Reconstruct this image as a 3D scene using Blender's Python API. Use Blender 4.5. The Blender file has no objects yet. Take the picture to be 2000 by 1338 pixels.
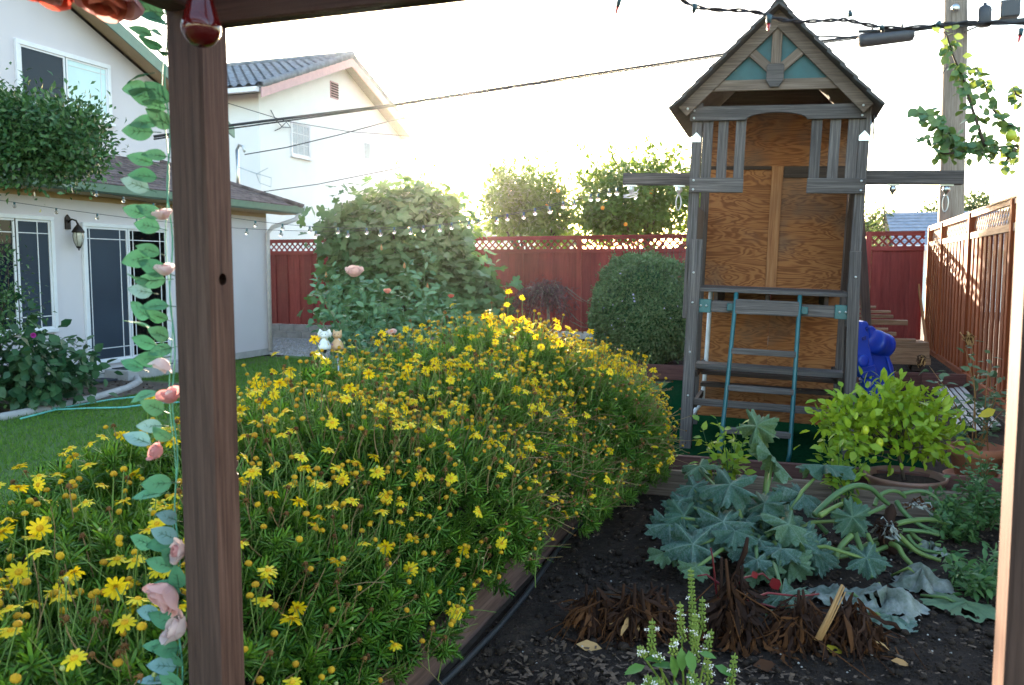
import bpy, bmesh, math, random
import numpy as np
from mathutils import Matrix, Vector
random.seed(7); RNG = np.random.default_rng(7)
R_ = math.radians
sc = bpy.context.scene
COL = sc.collection

# ------------------------------------------------------------------ camera
CAMP = np.array([0.0, 0.0, 1.65]); FPX = 1650.0
PITCH = math.atan(144 / FPX); YAW = R_(19.45)
cam = bpy.data.objects.new('camera', bpy.data.cameras.new('camera')); COL.objects.link(cam)
cam.location = CAMP; cam.rotation_euler = (math.pi / 2 - PITCH, 0, YAW)
cam.data.sensor_width = 36; cam.data.lens = FPX / 2000 * 36
cam.data.clip_start = 0.05; cam.data.clip_end = 3000
cam.data.dof.use_dof = True; cam.data.dof.focus_distance = 6.0; cam.data.dof.aperture_fstop = 6.5
sc.camera = cam

# ------------------------------------------------------------------ sky, sun, exposure
SUN_EL = R_(9.1); SUN_AZ = R_(24.0)          # azimuth measured to the left of +Y
SUN = np.array([-math.sin(SUN_AZ) * math.cos(SUN_EL), math.cos(SUN_AZ) * math.cos(SUN_EL), math.sin(SUN_EL)])
w = bpy.data.worlds.new('World'); sc.world = w; w.use_nodes = True
nt = w.node_tree; bg = nt.nodes['Background']
sky = nt.nodes.new('ShaderNodeTexSky'); sky.sky_type = 'NISHITA'; sky.sun_disc = False
sky.sun_elevation = SUN_EL; sky.sun_rotation = -SUN_AZ
sky.air_density = 1.0; sky.dust_density = 1.0; sky.ozone_density = 1.0
nt.links.new(sky.outputs[0], bg.inputs[0]); bg.inputs[1].default_value = 0.15
sl = bpy.data.lights.new('sun', 'SUN'); sl.energy = 5.0; sl.angle = R_(0.5); sl.color = (1.0, 0.80, 0.58)
so = bpy.data.objects.new('sun', sl); COL.objects.link(so)
so.rotation_euler = Vector(SUN).to_track_quat('Z', 'Y').to_euler(); so.location = (-8, 18, 8)
sc.view_settings.view_transform = 'Standard'; sc.view_settings.look = 'None'
sc.view_settings.exposure = 2.9; sc.view_settings.gamma = 1.0
sc.view_settings.use_curve_mapping = False
sc.cycles.use_denoising = True
sc.cycles.max_bounces = 8; sc.cycles.diffuse_bounces = 3; sc.cycles.glossy_bounces = 3
sc.cycles.transmission_bounces = 6; sc.cycles.transparent_max_bounces = 8
sc.cycles.sample_clamp_indirect = 6.0
sc.cycles.caustics_reflective = False; sc.cycles.caustics_refractive = False

# ------------------------------------------------------------------ picture <-> place
FW = np.array([-math.sin(YAW) * math.cos(PITCH), math.cos(YAW) * math.cos(PITCH), -math.sin(PITCH)])
RT = np.array([math.cos(YAW), math.sin(YAW), 0.0]); UP = np.cross(RT, FW)
def ray(x, y): return FW + RT * (x - 1000) / FPX - UP * (y - 669) / FPX
def D(x, y, d): return CAMP + ray(x, y) * d
def GZ(x, y, z=0.0): r = ray(x, y); return CAMP + r * ((z - CAMP[2]) / r[2])
def GX(x, y, X): r = ray(x, y); return CAMP + r * (X / r[0])
def GY(x, y, Y): r = ray(x, y); return CAMP + r * (Y / r[1])
def depth(P): return float((np.asarray(P) - CAMP) @ FW)
def unit(v): v = np.asarray(v, float); return v / (np.linalg.norm(v) + 1e-12)

# ------------------------------------------------------------------ materials
MATS = {}
class N:
    def __init__(s, name):
        s.m = bpy.data.materials.new(name); s.m.use_nodes = True
        s.t = s.m.node_tree; s.b = s.t.nodes['Principled BSDF']; s.out = s.t.nodes['Material Output']
    def n(s, typ, **kw):
        k = s.t.nodes.new('ShaderNode' + typ)
        for a, b in kw.items(): setattr(k, a, b)
        return k
    def l(s, a, b): s.t.links.new(a, b)
    def math(s, op, a, b=None, c=None):
        k = s.n('Math', operation=op)
        for i, v in enumerate((a, b, c)):
            if v is None: continue
            if isinstance(v, (int, float)): k.inputs[i].default_value = v
            else: s.l(v, k.inputs[i])
        return k.outputs[0]
    def ramp(s, fac, stops, interp='LINEAR'):
        k = s.n('ValToRGB'); e = k.color_ramp.elements; k.color_ramp.interpolation = interp
        while len(e) < len(stops): e.new(0.5)
        for i, (p, c) in enumerate(stops): e[i].position = p; e[i].color = (*c, 1)
        s.l(fac, k.inputs[0]); return k.outputs[0]
    def noise(s, vec, scale, detail=4, rough=0.55, dist=0.0):
        k = s.n('TexNoise'); k.inputs['Scale'].default_value = scale; k.inputs['Detail'].default_value = detail
        k.inputs['Roughness'].default_value = rough; k.inputs['Distortion'].default_value = dist
        if vec is not None: s.l(vec, k.inputs['Vector'])
        return k.outputs[0]
    def mix(s, fac, a, b, blend='MIX'):
        k = s.n('Mix', data_type='RGBA', blend_type=blend)
        for i, v in ((0, fac), (6, a), (7, b)):
            if isinstance(v, (int, float)): k.inputs[i].default_value = v
            elif isinstance(v, tuple): k.inputs[i].default_value = (*v, 1)
            else: s.l(v, k.inputs[i])
        return k.outputs[2]
    def bump(s, h, strength=0.3, dist=0.01):
        k = s.n('Bump'); k.inputs['Strength'].default_value = strength; k.inputs['Distance'].default_value = dist
        s.l(h, k.inputs['Height']); s.l(k.outputs[0], s.b.inputs['Normal'])
    def pos(s): return s.n('NewGeometry').outputs['Position']
    def objc(s): return s.n('TexCoord').outputs['Object']
    def uv(s, su=1.0, sv=1.0):
        """board coordinates: u metres along the piece, v metres across it, shifted per object"""
        t = s.n('TexCoord'); o = s.n('ObjectInfo')
        mp = s.n('Mapping'); mp.inputs['Scale'].default_value = (su, sv, 1)
        off = s.n('CombineXYZ'); s.l(s.math('MULTIPLY', o.outputs['Random'], 57.0), off.inputs[2])
        s.l(t.outputs['UV'], mp.inputs[0])
        a = s.n('VectorMath', operation='ADD'); s.l(mp.outputs[0], a.inputs[0]); s.l(off.outputs[0], a.inputs[1])
        return a.outputs[0]
    def set(s, **kw):
        for k, v in kw.items():
            i = s.b.inputs[{'rough': 'Roughness', 'metal': 'Metallic', 'color': 'Base Color', 'spec': 'Specular IOR Level',
                            'trans': 'Transmission Weight', 'ior': 'IOR', 'coat': 'Coat Weight', 'alpha': 'Alpha'}[k]]
            if isinstance(v, tuple): i.default_value = (*v, 1)
            elif isinstance(v, (int, float)): i.default_value = v
            else: s.l(v, i)
        return s
    def done(s): MATS[s.m.name] = s.m; return s.m

def plain(name, c, rough=0.5, metal=0.0, spec=0.5, var=0.12, scale=9.0, bump=0.0, coat=0.0):
    k = N(name); f = k.noise(k.pos(), scale, 4)
    dk = tuple(x * (1 - var) for x in c); lt = tuple(min(1, x * (1 + var)) for x in c)
    k.set(color=k.ramp(f, [(0.3, dk), (0.7, lt)]), rough=rough, metal=metal, spec=spec, coat=coat)
    if bump: k.bump(k.noise(k.pos(), scale * 8, 3), bump, 0.004)
    return k.done()

def wood(name, dark, mid, light, grain=70.0, rough=0.75, tint=0.25, bump=0.35, long=2.2, weather=None):
    k = N(name)
    f = k.noise(k.uv(long, grain), 1.0, 5, 0.65, 0.6)
    base = k.ramp(f, [(0.28, dark), (0.5, mid), (0.74, light)])
    blot = k.noise(k.uv(1.3, 5.0), 1.0, 3)
    base = k.mix(k.math('MULTIPLY', k.ramp(blot, [(0.35, (0, 0, 0)), (0.7, (1, 1, 1))]), tint), base, dark)
    ck = k.noise(k.uv(.9, grain * .55), 1.0, 2, 0.5, 0.3); base = k.mix(k.ramp(ck, [(0.70, (0, 0, 0)), (0.76, (.7, .7, .7))]), base, tuple(x * .35 for x in dark))
    o = k.n('ObjectInfo')
    hv = k.n('HueSaturation'); hv.inputs['Hue'].default_value = 0.5
    k.l(k.math('MULTIPLY_ADD', o.outputs['Random'], 0.35, 0.83), hv.inputs['Value']); k.l(base, hv.inputs['Color'])
    out = hv.outputs[0]
    if weather:   # the side that faces the patio has gone grey
        g_ = k.n('NewGeometry'); sx = k.n('SeparateXYZ'); k.l(g_.outputs['Normal'], sx.inputs[0])
        fm = k.math('GREATER_THAN', k.math('MULTIPLY', sx.outputs[1], -1.0), 0.6)
        out = k.mix(k.math('MULTIPLY', fm, 0.62), out, k.ramp(f, [(0.3, tuple(x * .55 for x in weather)), (0.7, tuple(x * 1.25 for x in weather))]))
    k.set(color=out, rough=rough, spec=0.25); k.bump(f, bump, 0.003)
    return k.done()

def leafmat(name, a, b, rough=0.45, trans=0.30, tc=None, spec=0.35, veins=False):
    """a..b: the plant's own leaf-to-leaf range of greens"""
    k = N(name)
    at = k.n('Attribute', attribute_name='rnd'); o = k.n('ObjectInfo')
    r = k.math('FRACT', k.math('ADD', at.outputs['Fac'], k.math('MULTIPLY', o.outputs['Random'], 7.31)))
    col = k.ramp(r, [(0.0, a), (1.0, b)])
    nz = k.noise(k.pos(), 35.0, 2)
    col = k.mix(k.math('MULTIPLY', nz, 0.35), col, tuple(x * 0.55 for x in a))
    k.set(color=col, rough=rough, spec=spec)
    tb = k.n('BsdfTranslucent'); mx = k.n('MixShader'); mx.inputs[0].default_value = trans
    if tc: k.l(k.mix(0.6, col, tc), tb.inputs[0])
    else: k.l(col, tb.inputs[0])
    k.l(k.b.outputs[0], mx.inputs[1]); k.l(tb.outputs[0], mx.inputs[2]); k.l(mx.outputs[0], k.out.inputs[0])
    return k.done()

# ------------------------------------------------------------------ object bookkeeping
WM = {}
def link(name, data, parent=None, local=None):
    o = bpy.data.objects.new(name, data); COL.objects.link(o)
    if parent is not None: o.parent = parent
    if local is not None: o.matrix_local = local
    WM[o.name] = (WM[parent.name] if parent is not None else Matrix()) @ (local if local is not None else Matrix())
    return o
def tag(o, label=None, cat=None, group=None, kind=None):
    if label: o['label'] = label
    if cat: o['category'] = cat
    if group: o['group'] = group
    if kind: o['kind'] = kind
    return o
def thing(name, label, cat, loc=(0, 0, 0), rot=(0, 0, 0), group=None):
    from mathutils import Euler
    mt = Matrix.Translation(Vector([float(c) for c in loc])) @ Euler(rot).to_matrix().to_4x4()
    o = link(name, None, None, mt); o.empty_display_size = 0.1
    return tag(o, label, cat, group)

class MB:
    """collects shapes; build() links them as one mesh object"""
    def __init__(s): s.v = []; s.f = []; s.u = []; s.m = []; s.sm = []
    def add(s, vs, fs, us=None, mat=0, smooth=False):
        o = len(s.v); s.v += [tuple(map(float, p)) for p in vs]
        for i, f in enumerate(fs):
            s.f.append([o + j for j in f]); s.m.append(mat); s.sm.append(smooth)
            if us: s.u.append(us[i])
            else: s.u.append([(vs[j][0] + vs[j][1], vs[j][2]) for j in f])
        return s
    def bar(s, p0, p1, wd, th, up=(0, 0, 1), mat=0, taper=1.0):
        p0 = np.asarray(p0, float); p1 = np.asarray(p1, float); d = p1 - p0; L = np.linalg.norm(d); d = d / L
        up = np.asarray(up, float)
        if abs(d @ unit(up)) > 0.99: up = np.array([0, 1, 0.0]) if abs(d[1]) < 0.9 else np.array([1, 0, 0.0])
        sd = unit(np.cross(d, up)); u2 = np.cross(sd, d)
        vs = []
        for q, t in ((p0, 1.0), (p1, taper)):
            for a, b in ((-1, -1), (1, -1), (1, 1), (-1, 1)): vs.append(q + sd * a * wd / 2 * t + u2 * b * th / 2 * t)
        fs = [(0, 1, 5, 4), (1, 2, 6, 5), (2, 3, 7, 6), (3, 0, 4, 7), (3, 2, 1, 0), (4, 5, 6, 7)]
        a = random.random() * 9; r = [wd, th, wd, th]; us = []; acc = a
        for k in range(4): us.append([(0, acc), (0, acc + r[k]), (L, acc + r[k]), (L, acc)]); acc += r[k]
        us += [[(0, a), (wd, a), (wd, a + th), (0, a + th)]] * 2
        return s.add(vs, fs, us, mat)
    def box(s, x0, x1, y0, y1, z0, z1, mat=0):
        dx, dy, dz = x1 - x0, y1 - y0, z1 - z0; c = np.array([(x0 + x1) / 2, (y0 + y1) / 2, (z0 + z1) / 2])
        if dz >= dx and dz >= dy: return s.bar(c - [0, 0, dz / 2], c + [0, 0, dz / 2], dx, dy, (0, 1, 0), mat)
        if dx >= dy: return s.bar(c - [dx / 2, 0, 0], c + [dx / 2, 0, 0], dy, dz, (0, 0, 1), mat)
        return s.bar(c - [0, dy / 2, 0], c + [0, dy / 2, 0], dx, dz, (0, 0, 1), mat)
    def tube(s, pts, rad, n=6, mat=0, cap=True):
        pts = [np.asarray(p, float) for p in pts]; K = len(pts)
        rad = [rad] * K if isinstance(rad, (int, float)) else list(rad)
        vs = []; prev = None; L = 0.0; ls = []
        for i, p in enumerate(pts):
            t = unit(pts[min(i + 1, K - 1)] - pts[max(i - 1, 0)])
            if prev is None:
                a = np.array([0, 0, 1.0]) if abs(t[2]) < 0.9 else np.array([1.0, 0, 0]); prev = unit(np.cross(t, a))
            prev = unit(prev - t * (prev @ t)); b = np.cross(t, prev)
            if i: L += np.linalg.norm(p - pts[i - 1])
            ls.append(L)
            for j in range(n): a = 2 * math.pi * j / n; vs.append(p + (prev * math.cos(a) + b * math.sin(a)) * rad[i])
        fs = []; us = []
        for i in range(K - 1):
            for j in range(n):
                k = (j + 1) % n; fs.append((i * n + j, i * n + k, (i + 1) * n + k, (i + 1) * n + j))
                c = rad[i] * 2 * math.pi / n; us.append([(ls[i], j * c), (ls[i], (j + 1) * c), (ls[i + 1], (j + 1) * c), (ls[i + 1], j * c)])
        if cap:
            fs.append(tuple(range(n))[::-1]); us.append([(0, 0)] * n)
            fs.append(tuple((K - 1) * n + j for j in range(n))); us.append([(0, 0)] * n)
        return s.add(vs, fs, us, mat, True)
    def lathe(s, prof, c=(0, 0, 0), n=16, mat=0, sx=1.0, sy=1.0, axis=None):
        """prof: (radius, height) list, turned about z (or about axis) at c"""
        c = np.asarray(c, float)
        if axis is None: X, Y, Zx = np.eye(3)
        else:
            Zx = unit(axis); a = np.array([0, 0, 1.0]) if abs(Zx[2]) < 0.9 else np.array([1.0, 0, 0])
            X = unit(np.cross(a, Zx)); Y = np.cross(Zx, X)
        vs = []; fs = []; K = len(prof)
        for r, h in prof:
            for j in range(n):
                a = 2 * math.pi * j / n; vs.append(c + X * math.cos(a) * r * sx + Y * math.sin(a) * r * sy + Zx * h)
        for i in range(K - 1):
            for j in range(n):
                k = (j + 1) % n; fs.append((i * n + j, i * n + k, (i + 1) * n + k, (i + 1) * n + j))
        return s.add(vs, fs, None, mat, True)
    def prism(s, poly, axis_vec, mat=0):
        """poly: 3-d outline, pushed out along axis_vec"""
        poly = [np.asarray(p, float) for p in poly]; a = np.asarray(axis_vec, float); n = len(poly)
        vs = poly + [p + a for p in poly]
        fs = [tuple(range(n))[::-1], tuple(range(n, 2 * n))] + [(i, (i + 1) % n, n + (i + 1) % n, n + i) for i in range(n)]
        return s.add(vs, fs, None, mat)
    def data(s, name, mats, inv=None, bevel=0.0):
        me = bpy.data.meshes.new(name)
        vs = s.v if inv is None else [inv @ Vector(p) for p in s.v]
        me.from_pydata(vs, [], s.f)
        ul = me.uv_layers.new(name='UVMap'); flat = [c for u in s.u for p in u for c in p]
        ul.data.foreach_set('uv', flat)
        me.polygons.foreach_set('material_index', s.m); me.polygons.foreach_set('use_smooth', s.sm)
        for m in (mats if isinstance(mats, (list, tuple)) else [mats]): me.materials.append(MATS[m])
        bm = bmesh.new(); bm.from_mesh(me)
        bmesh.ops.recalc_face_normals(bm, faces=bm.faces)
        if bevel: bmesh.ops.bevel(bm, geom=bm.edges[:], offset=bevel, segments=1, affect='EDGES', profile=0.5)
        bm.to_mesh(me); bm.free(); me.update()
        return me
    def build(s, name, mats, parent=None, world=True, bevel=0.0, origin=None):
        """verts are in the place's coordinates (world) or in the parent's own (world=False)"""
        if parent is not None:
            inv = WM[parent.name].inverted() if world else None
            return link(name, s.data(name, mats, inv, bevel), parent)
        if origin is None:
            a = np.array(s.v); origin = (a[:, 0].mean(), a[:, 1].mean(), a[:, 2].min())
        mt = Matrix.Translation(Vector([float(c) for c in origin]))
        return link(name, s.data(name, mats, mt.inverted(), bevel), None, mt)

def tri_fan(f): return [(f[0], f[i], f[i + 1]) for i in range(1, len(f) - 1)]
class Leaf:
    """small mesh prototype held as numpy arrays of triangles"""
    def __init__(s, mb): 
        s.V = np.array(mb.v, float); F = []; Mi = []
        for f, m in zip(mb.f, mb.m):
            for t in tri_fan(f): F.append(t); Mi.append(m)
        s.F = np.array(F); s.M = np.array(Mi); s.mb = mb; s.me = {}
    def mesh(s, name, mats):
        key = (name, tuple(mats))
        if key not in s.me:
            m = bpy.data.meshes.new(name); m.from_pydata(s.V.tolist(), [], s.F.tolist())
            m.polygons.foreach_set('material_index', s.M.tolist()); m.polygons.foreach_set('use_smooth', [True] * len(s.F))
            for k in mats: m.materials.append(MATS[k])
            m.update(); s.me[key] = m
        return s.me[key]

def frames(d, nrm):
    """rotation matrices whose y axis is d and whose z axis leans to nrm"""
    d = d / np.linalg.norm(d, axis=1, keepdims=True)
    x = np.cross(d, nrm); x /= np.linalg.norm(x, axis=1, keepdims=True) + 1e-9
    z = np.cross(x, d)
    return np.stack([x, d, z], axis=2)

def scatter(name, protos, which, P, Rm, S, mats, parent=None, label=None, cat=None, kind='stuff'):
    Vs = []; Fs = []; Ms = []; rn = []; off = 0
    inv = WM[parent.name].inverted() if parent is not None else Matrix()
    A = np.array(inv.to_3x3()); T = np.array(inv.translation)
    for k, pr in enumerate(protos):
        idx = np.nonzero(which == k)[0]
        if len(idx) == 0: continue
        V = np.einsum('nij,kj->nki', Rm[idx], pr.V) * S[idx][:, None, None] + P[idx][:, None, :]
        n, kk = V.shape[:2]
        Vs.append(V.reshape(-1, 3)); Fs.append((pr.F[None] + (np.arange(n) * kk)[:, None, None] + off).reshape(-1, 3))
        Ms.append(np.tile(pr.M, n)); rn.append(np.repeat(RNG.random(n), kk)); off += n * kk
    if not Vs: return None
    V = np.concatenate(Vs) @ A.T + T; F = np.concatenate(Fs).astype(np.int32); Mi = np.concatenate(Ms).astype(np.int32); rn = np.concatenate(rn)
    me = bpy.data.meshes.new(name); me.vertices.add(len(V)); me.vertices.foreach_set('co', V.astype(np.float32).ravel())
    me.loops.add(F.size); me.loops.foreach_set('vertex_index', F.ravel())
    me.polygons.add(len(F)); me.polygons.foreach_set('loop_start', np.arange(0, F.size, 3, dtype=np.int32))
    me.polygons.foreach_set('material_index', Mi); me.polygons.foreach_set('use_smooth', np.ones(len(F), bool))
    at = me.attributes.new('rnd', 'FLOAT', 'POINT'); at.data.foreach_set('value', rn.astype(np.float32))
    for k in mats: me.materials.append(MATS[k])
    me.update(calc_edges=True)
    o = link(name, me, parent); tag(o, label, cat, None, kind); return o

def foliage(parent, part, rest, protos, P, Dr, Nr, S, mats, nparts=0, score=None):
    """the nparts leaves that show largest become parts of their own, the others one mass"""
    P = np.asarray(P, float); Dr = np.asarray(Dr, float); Nr = np.asarray(Nr, float); S = np.asarray(S, float)
    Rm = frames(Dr, Nr); which = RNG.integers(0, len(protos), len(P))
    keep = np.ones(len(P), bool)
    if nparts:
        sc_ = S / np.linalg.norm(P - CAMP, axis=1) if score is None else score
        for i in np.argsort(-sc_)[:nparts]:
            keep[i] = False
            mt = Matrix.Translation(Vector(P[i])) @ Matrix(Rm[i].tolist()).to_4x4() @ Matrix.Scale(float(S[i]), 4)
            link(part, protos[which[i]].mesh(part, mats), parent, WM[parent.name].inverted() @ mt)
    if keep.any(): scatter(rest, protos, which[keep], P[keep], Rm[keep], S[keep], mats, parent)

def rdir(n, up=0.0):
    v = RNG.normal(size=(n, 3)); v[:, 2] += up; return v / np.linalg.norm(v, axis=1, keepdims=True)

def leaf_simple(L=1.0, W=0.5, fold=0.12, curl=0.15, seg=3, pos=0.45, mat=0, stalk=0.0):
    m = MB(); vs = []; fs = []
    for i in range(seg + 1):
        t = i / seg; wv = W / 2 * (math.sin(math.pi * t ** (math.log(0.5) / math.log(pos)))) if 0 < t < 1 else 0.0
        z = -curl * t * t * L; y = stalk + t * L
        vs += [(-wv, y, z + fold * wv * 2), (0, y, z), (wv, y, z + fold * wv * 2)]
    for i in range(seg):
        a = i * 3
        for q in ((a, a + 1, a + 4, a + 3), (a + 1, a + 2, a + 5, a + 4)):
            q2 = list(q)
            if i == 0: q2 = [k for k in q2 if k != (a if a in q and q[0] == a else a + 2)]
            if i == seg - 1: q2 = [k for k in q2 if k != (a + 3 if a + 3 in q else a + 5)]
            fs.append(tuple(q2))
    m.add(vs, fs, None, mat, True)
    if stalk: m.bar((0, 0, 0), (0, stalk + 0.1 * L, 0), 0.03 * L, 0.03 * L, mat=mat)
    return Leaf(m)
def leaf_lobed(lobes, L=1.0, W=1.0, cup=0.1, n=None, droop=0.2):
    """palmate leaf: outline radius from a list of (angle from tip in degrees, radius)"""
    pts = [(0, 0.0, 0)]; full = [(a, r) for a, r in lobes] + [(-a, r) for a, r in lobes[::-1] if 0 < a < 180]
    for a, r in full:
        x = math.sin(R_(a)) * r * W; y = 0.35 + math.cos(R_(a)) * r * 0.65
        pts.append((x, y, cup * abs(x) - droop * max(0, y) ** 2 + random.uniform(-.02, .02)))
    pts[0] = (0, 0.33, -0.03)
    m = MB(); k = len(full)
    m.add(pts, [(0, 1 + (i + 1) % k, 1 + i) for i in range(k)], None, 0, True)
    m.v = [(x * L, y * L, z * L) for x, y, z in m.v]
    return Leaf(m)

# ------------------------------------------------------------------ the palette
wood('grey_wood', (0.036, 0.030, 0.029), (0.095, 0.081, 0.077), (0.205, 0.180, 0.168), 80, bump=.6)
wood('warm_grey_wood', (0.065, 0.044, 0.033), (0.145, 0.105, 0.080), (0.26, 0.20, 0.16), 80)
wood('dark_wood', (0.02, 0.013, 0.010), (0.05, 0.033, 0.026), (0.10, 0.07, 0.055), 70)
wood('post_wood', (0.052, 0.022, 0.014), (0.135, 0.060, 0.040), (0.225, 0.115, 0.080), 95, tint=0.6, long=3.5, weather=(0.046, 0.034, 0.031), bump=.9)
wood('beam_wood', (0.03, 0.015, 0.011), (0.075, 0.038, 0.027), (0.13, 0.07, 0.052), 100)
wood('pine', (0.24, 0.085, 0.03), (0.36, 0.15, 0.055), (0.48, 0.24, 0.10), 50, rough=0.6)
wood('bed_board', (0.05, 0.028, 0.022), (0.12, 0.068, 0.055), (0.19, 0.115, 0.095), 40)
wood('red_border', (0.055, 0.022, 0.018), (0.11, 0.048, 0.042), (0.16, 0.078, 0.066), 40)
wood('lumber', (0.12, 0.065, 0.035), (0.25, 0.15, 0.085), (0.40, 0.27, 0.17), 50)
wood('pale_slat', (0.25, 0.23, 0.21), (0.42, 0.40, 0.38), (0.60, 0.58, 0.56), 50)
wood('red_fence', (0.135, 0.016, 0.014), (0.20, 0.028, 0.023), (0.25, 0.042, 0.034), 25, tint=0.15, bump=0.2, rough=0.65)
wood('cedar_fence', (0.125, 0.027, 0.009), (0.245, 0.060, 0.018), (0.36, 0.105, 0.035), 45, tint=0.3)
wood('cedar_pale', (0.30, 0.17, 0.11), (0.45, 0.29, 0.20), (0.58, 0.42, 0.32), 45)
wood('pole_wood', (0.10, 0.075, 0.056), (0.19, 0.15, 0.12), (0.29, 0.235, 0.19), 40)
wood('bark', (0.035, 0.024, 0.017), (0.085, 0.06, 0.045), (0.16, 0.12, 0.09), 60, bump=0.8)
# plywood: rotary-cut figure
k = N('plywood'); u = k.uv(1.5, 7.0); nz = k.noise(u, 1.0, 3, 0.5, 0.9)
ring = k.math('SINE', k.math('MULTIPLY', nz, 72.0)); ring = k.math('MULTIPLY_ADD', ring, 0.5, 0.5)
base = k.ramp(ring, [(0.0, (0.215, 0.070, 0.020)), (0.5, (0.345, 0.128, 0.040)), (1.0, (0.420, 0.172, 0.058))])
wear = k.ramp(k.noise(k.uv(1.6, 1.6), 1.0, 4), [(0.50, (0, 0, 0)), (0.68, (1, 1, 1))])
base = k.mix(k.math('MULTIPLY', wear, 0.62), base, (0.13, 0.105, 0.085))
fine = k.noise(k.uv(3, 150), 1.0, 3); base = k.mix(k.math('MULTIPLY', fine, 0.35), base, (0.09, 0.04, 0.018))
k.set(color=base, rough=0.7, spec=0.2); k.bump(ring, 0.12, 0.002); k.done()
# stucco
def stucco(name, c):
    k = N(name); f = k.noise(k.pos(), 1.2, 4); g = k.noise(k.pos(), 220, 2)
    k.set(color=k.ramp(f, [(0.3, tuple(x * 0.93 for x in c)), (0.7, c)]), rough=0.9, spec=0.15); k.bump(g, 0.5, 0.004); return k.done()
stucco('stucco', (0.68, 0.625, 0.645)); stucco('stucco_cream', (0.82, 0.80, 0.77)); stucco('eave_tan', (0.50, 0.36, 0.22))
plain('white_vinyl', (0.74, 0.73, 0.75), 0.4, var=0.04); plain('white_trim', (0.70, 0.68, 0.70), 0.55, var=0.06)
plain('gutter_green', (0.135, 0.215, 0.155), 0.45, var=0.1); plain('pink_trim', (0.55, 0.33, 0.33), 0.6, var=0.08)
plain('downspout_paint', (0.58, 0.52, 0.50), 0.5, var=0.08)
def glass(name, c, rough=0.04, sp=0.22):
    k = N(name); f = k.noise(k.pos(), 0.9, 2)
    k.set(color=k.ramp(f, [(0.3, tuple(x * 0.7 for x in c)), (0.7, c)]), rough=rough, spec=sp); return k.done()
glass('dark_glass', (0.012, 0.018, 0.030)); glass('screen_mesh', (0.035, 0.05, 0.075), 0.5); glass('black_glass', (0.006, 0.006, 0.007))
plain('blind', (0.55, 0.72, 0.72), 0.35, var=0.10, scale=1.5); plain('lace_glass', (0.30, 0.32, 0.36), 0.3, var=0.25, scale=25)
k = N('shingle'); f = k.noise(k.pos(), 14, 4); g = k.noise(k.uv(7, 1), 1.0, 1)
k.set(color=k.mix(0.45, k.ramp(f, [(0.3, (0.075, 0.055, 0.055)), (0.7, (0.19, 0.145, 0.14))]), k.ramp(g, [(0.35, (0.06, 0.045, 0.045)), (0.65, (0.20, 0.155, 0.15))])), rough=0.95, spec=0.1); k.bump(k.noise(k.pos(), 300, 2), 0.4, 0.004); k.done()
plain('slate_tile', (0.17, 0.18, 0.20), 0.85, var=0.3, scale=5); plain('blue_tile', (0.17, 0.20, 0.26), 0.7, var=0.25, scale=4)
plain('grey_roof', (0.20, 0.19, 0.20), 0.85, var=0.15)
plain('concrete', (0.40, 0.385, 0.37), 0.9, var=0.15, scale=7, bump=0.3); plain('block', (0.22, 0.205, 0.195), 0.95, var=0.22, scale=6, bump=0.5)
plain('mat_dark', (0.03, 0.032, 0.04), 0.95, bump=0.6)
plain('iron', (0.035, 0.026, 0.022), 0.5, metal=0.6); plain('lamp_glass', (0.52, 0.50, 0.44), 0.15, var=0.15, scale=20)
plain('steel', (0.55, 0.57, 0.58), 0.35, metal=1.0); plain('cable', (0.018, 0.019, 0.022), 0.6); plain('enclosure', (0.03, 0.034, 0.045), 0.5)
plain('teal_paint', (0.007, 0.072, 0.080), 0.55, var=0.2); plain('teal_metal', (0.010, 0.098, 0.108), 0.35, var=0.2)
plain('tarp', (0.055, 0.050, 0.050), 0.7, var=0.3, bump=0.2); plain('white_pipe', (0.62, 0.63, 0.63), 0.5)
plain('blue_plastic', (0.003, 0.040, 0.38), 0.38, var=0.18, scale=4); plain('blue_plastic_dark', (0.004, 0.018, 0.19), 0.45); plain('sticker', (0.48, 0.45, 0.33), 0.5)
plain('terracotta', (0.34, 0.125, 0.065), 0.85, var=0.25, scale=6); plain('glazed_pot', (0.22, 0.115, 0.085), 0.55, var=0.2)
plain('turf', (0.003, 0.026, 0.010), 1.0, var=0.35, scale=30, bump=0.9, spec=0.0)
plain('hose_black', (0.014, 0.015, 0.018), 0.55); plain('hose_teal', (0.12, 0.42, 0.36), 0.4)
plain('ceramic_white', (0.74, 0.72, 0.66), 0.3, var=0.1, scale=40); plain('ceramic_tan', (0.62, 0.36, 0.18), 0.3, var=0.15, scale=40)
plain('ceramic_blue', (0.06, 0.05, 0.35), 0.3); plain('ceramic_yellow', (0.66, 0.48, 0.10), 0.3); plain('ceramic_purple', (0.22, 0.06, 0.30), 0.3)
plain('garland_stem', (0.07, 0.28, 0.19), 0.6); plain('garland_vein', (0.03, 0.10, 0.05), 0.6)
k = N('bulb_red'); k.set(color=(0.085, 0.002, 0.002), rough=0.04, trans=0.0, ior=1.5, spec=0.6); k.done()
k = N('bulb_clear'); k.set(color=(0.97, 0.97, 0.95), rough=0.02, trans=0.92, ior=1.18); k.done()
plain('mini_red', (0.55, 0.02, 0.03), 0.2); plain('socket_teal', (0.03, 0.10, 0.11), 0.5)
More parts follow.
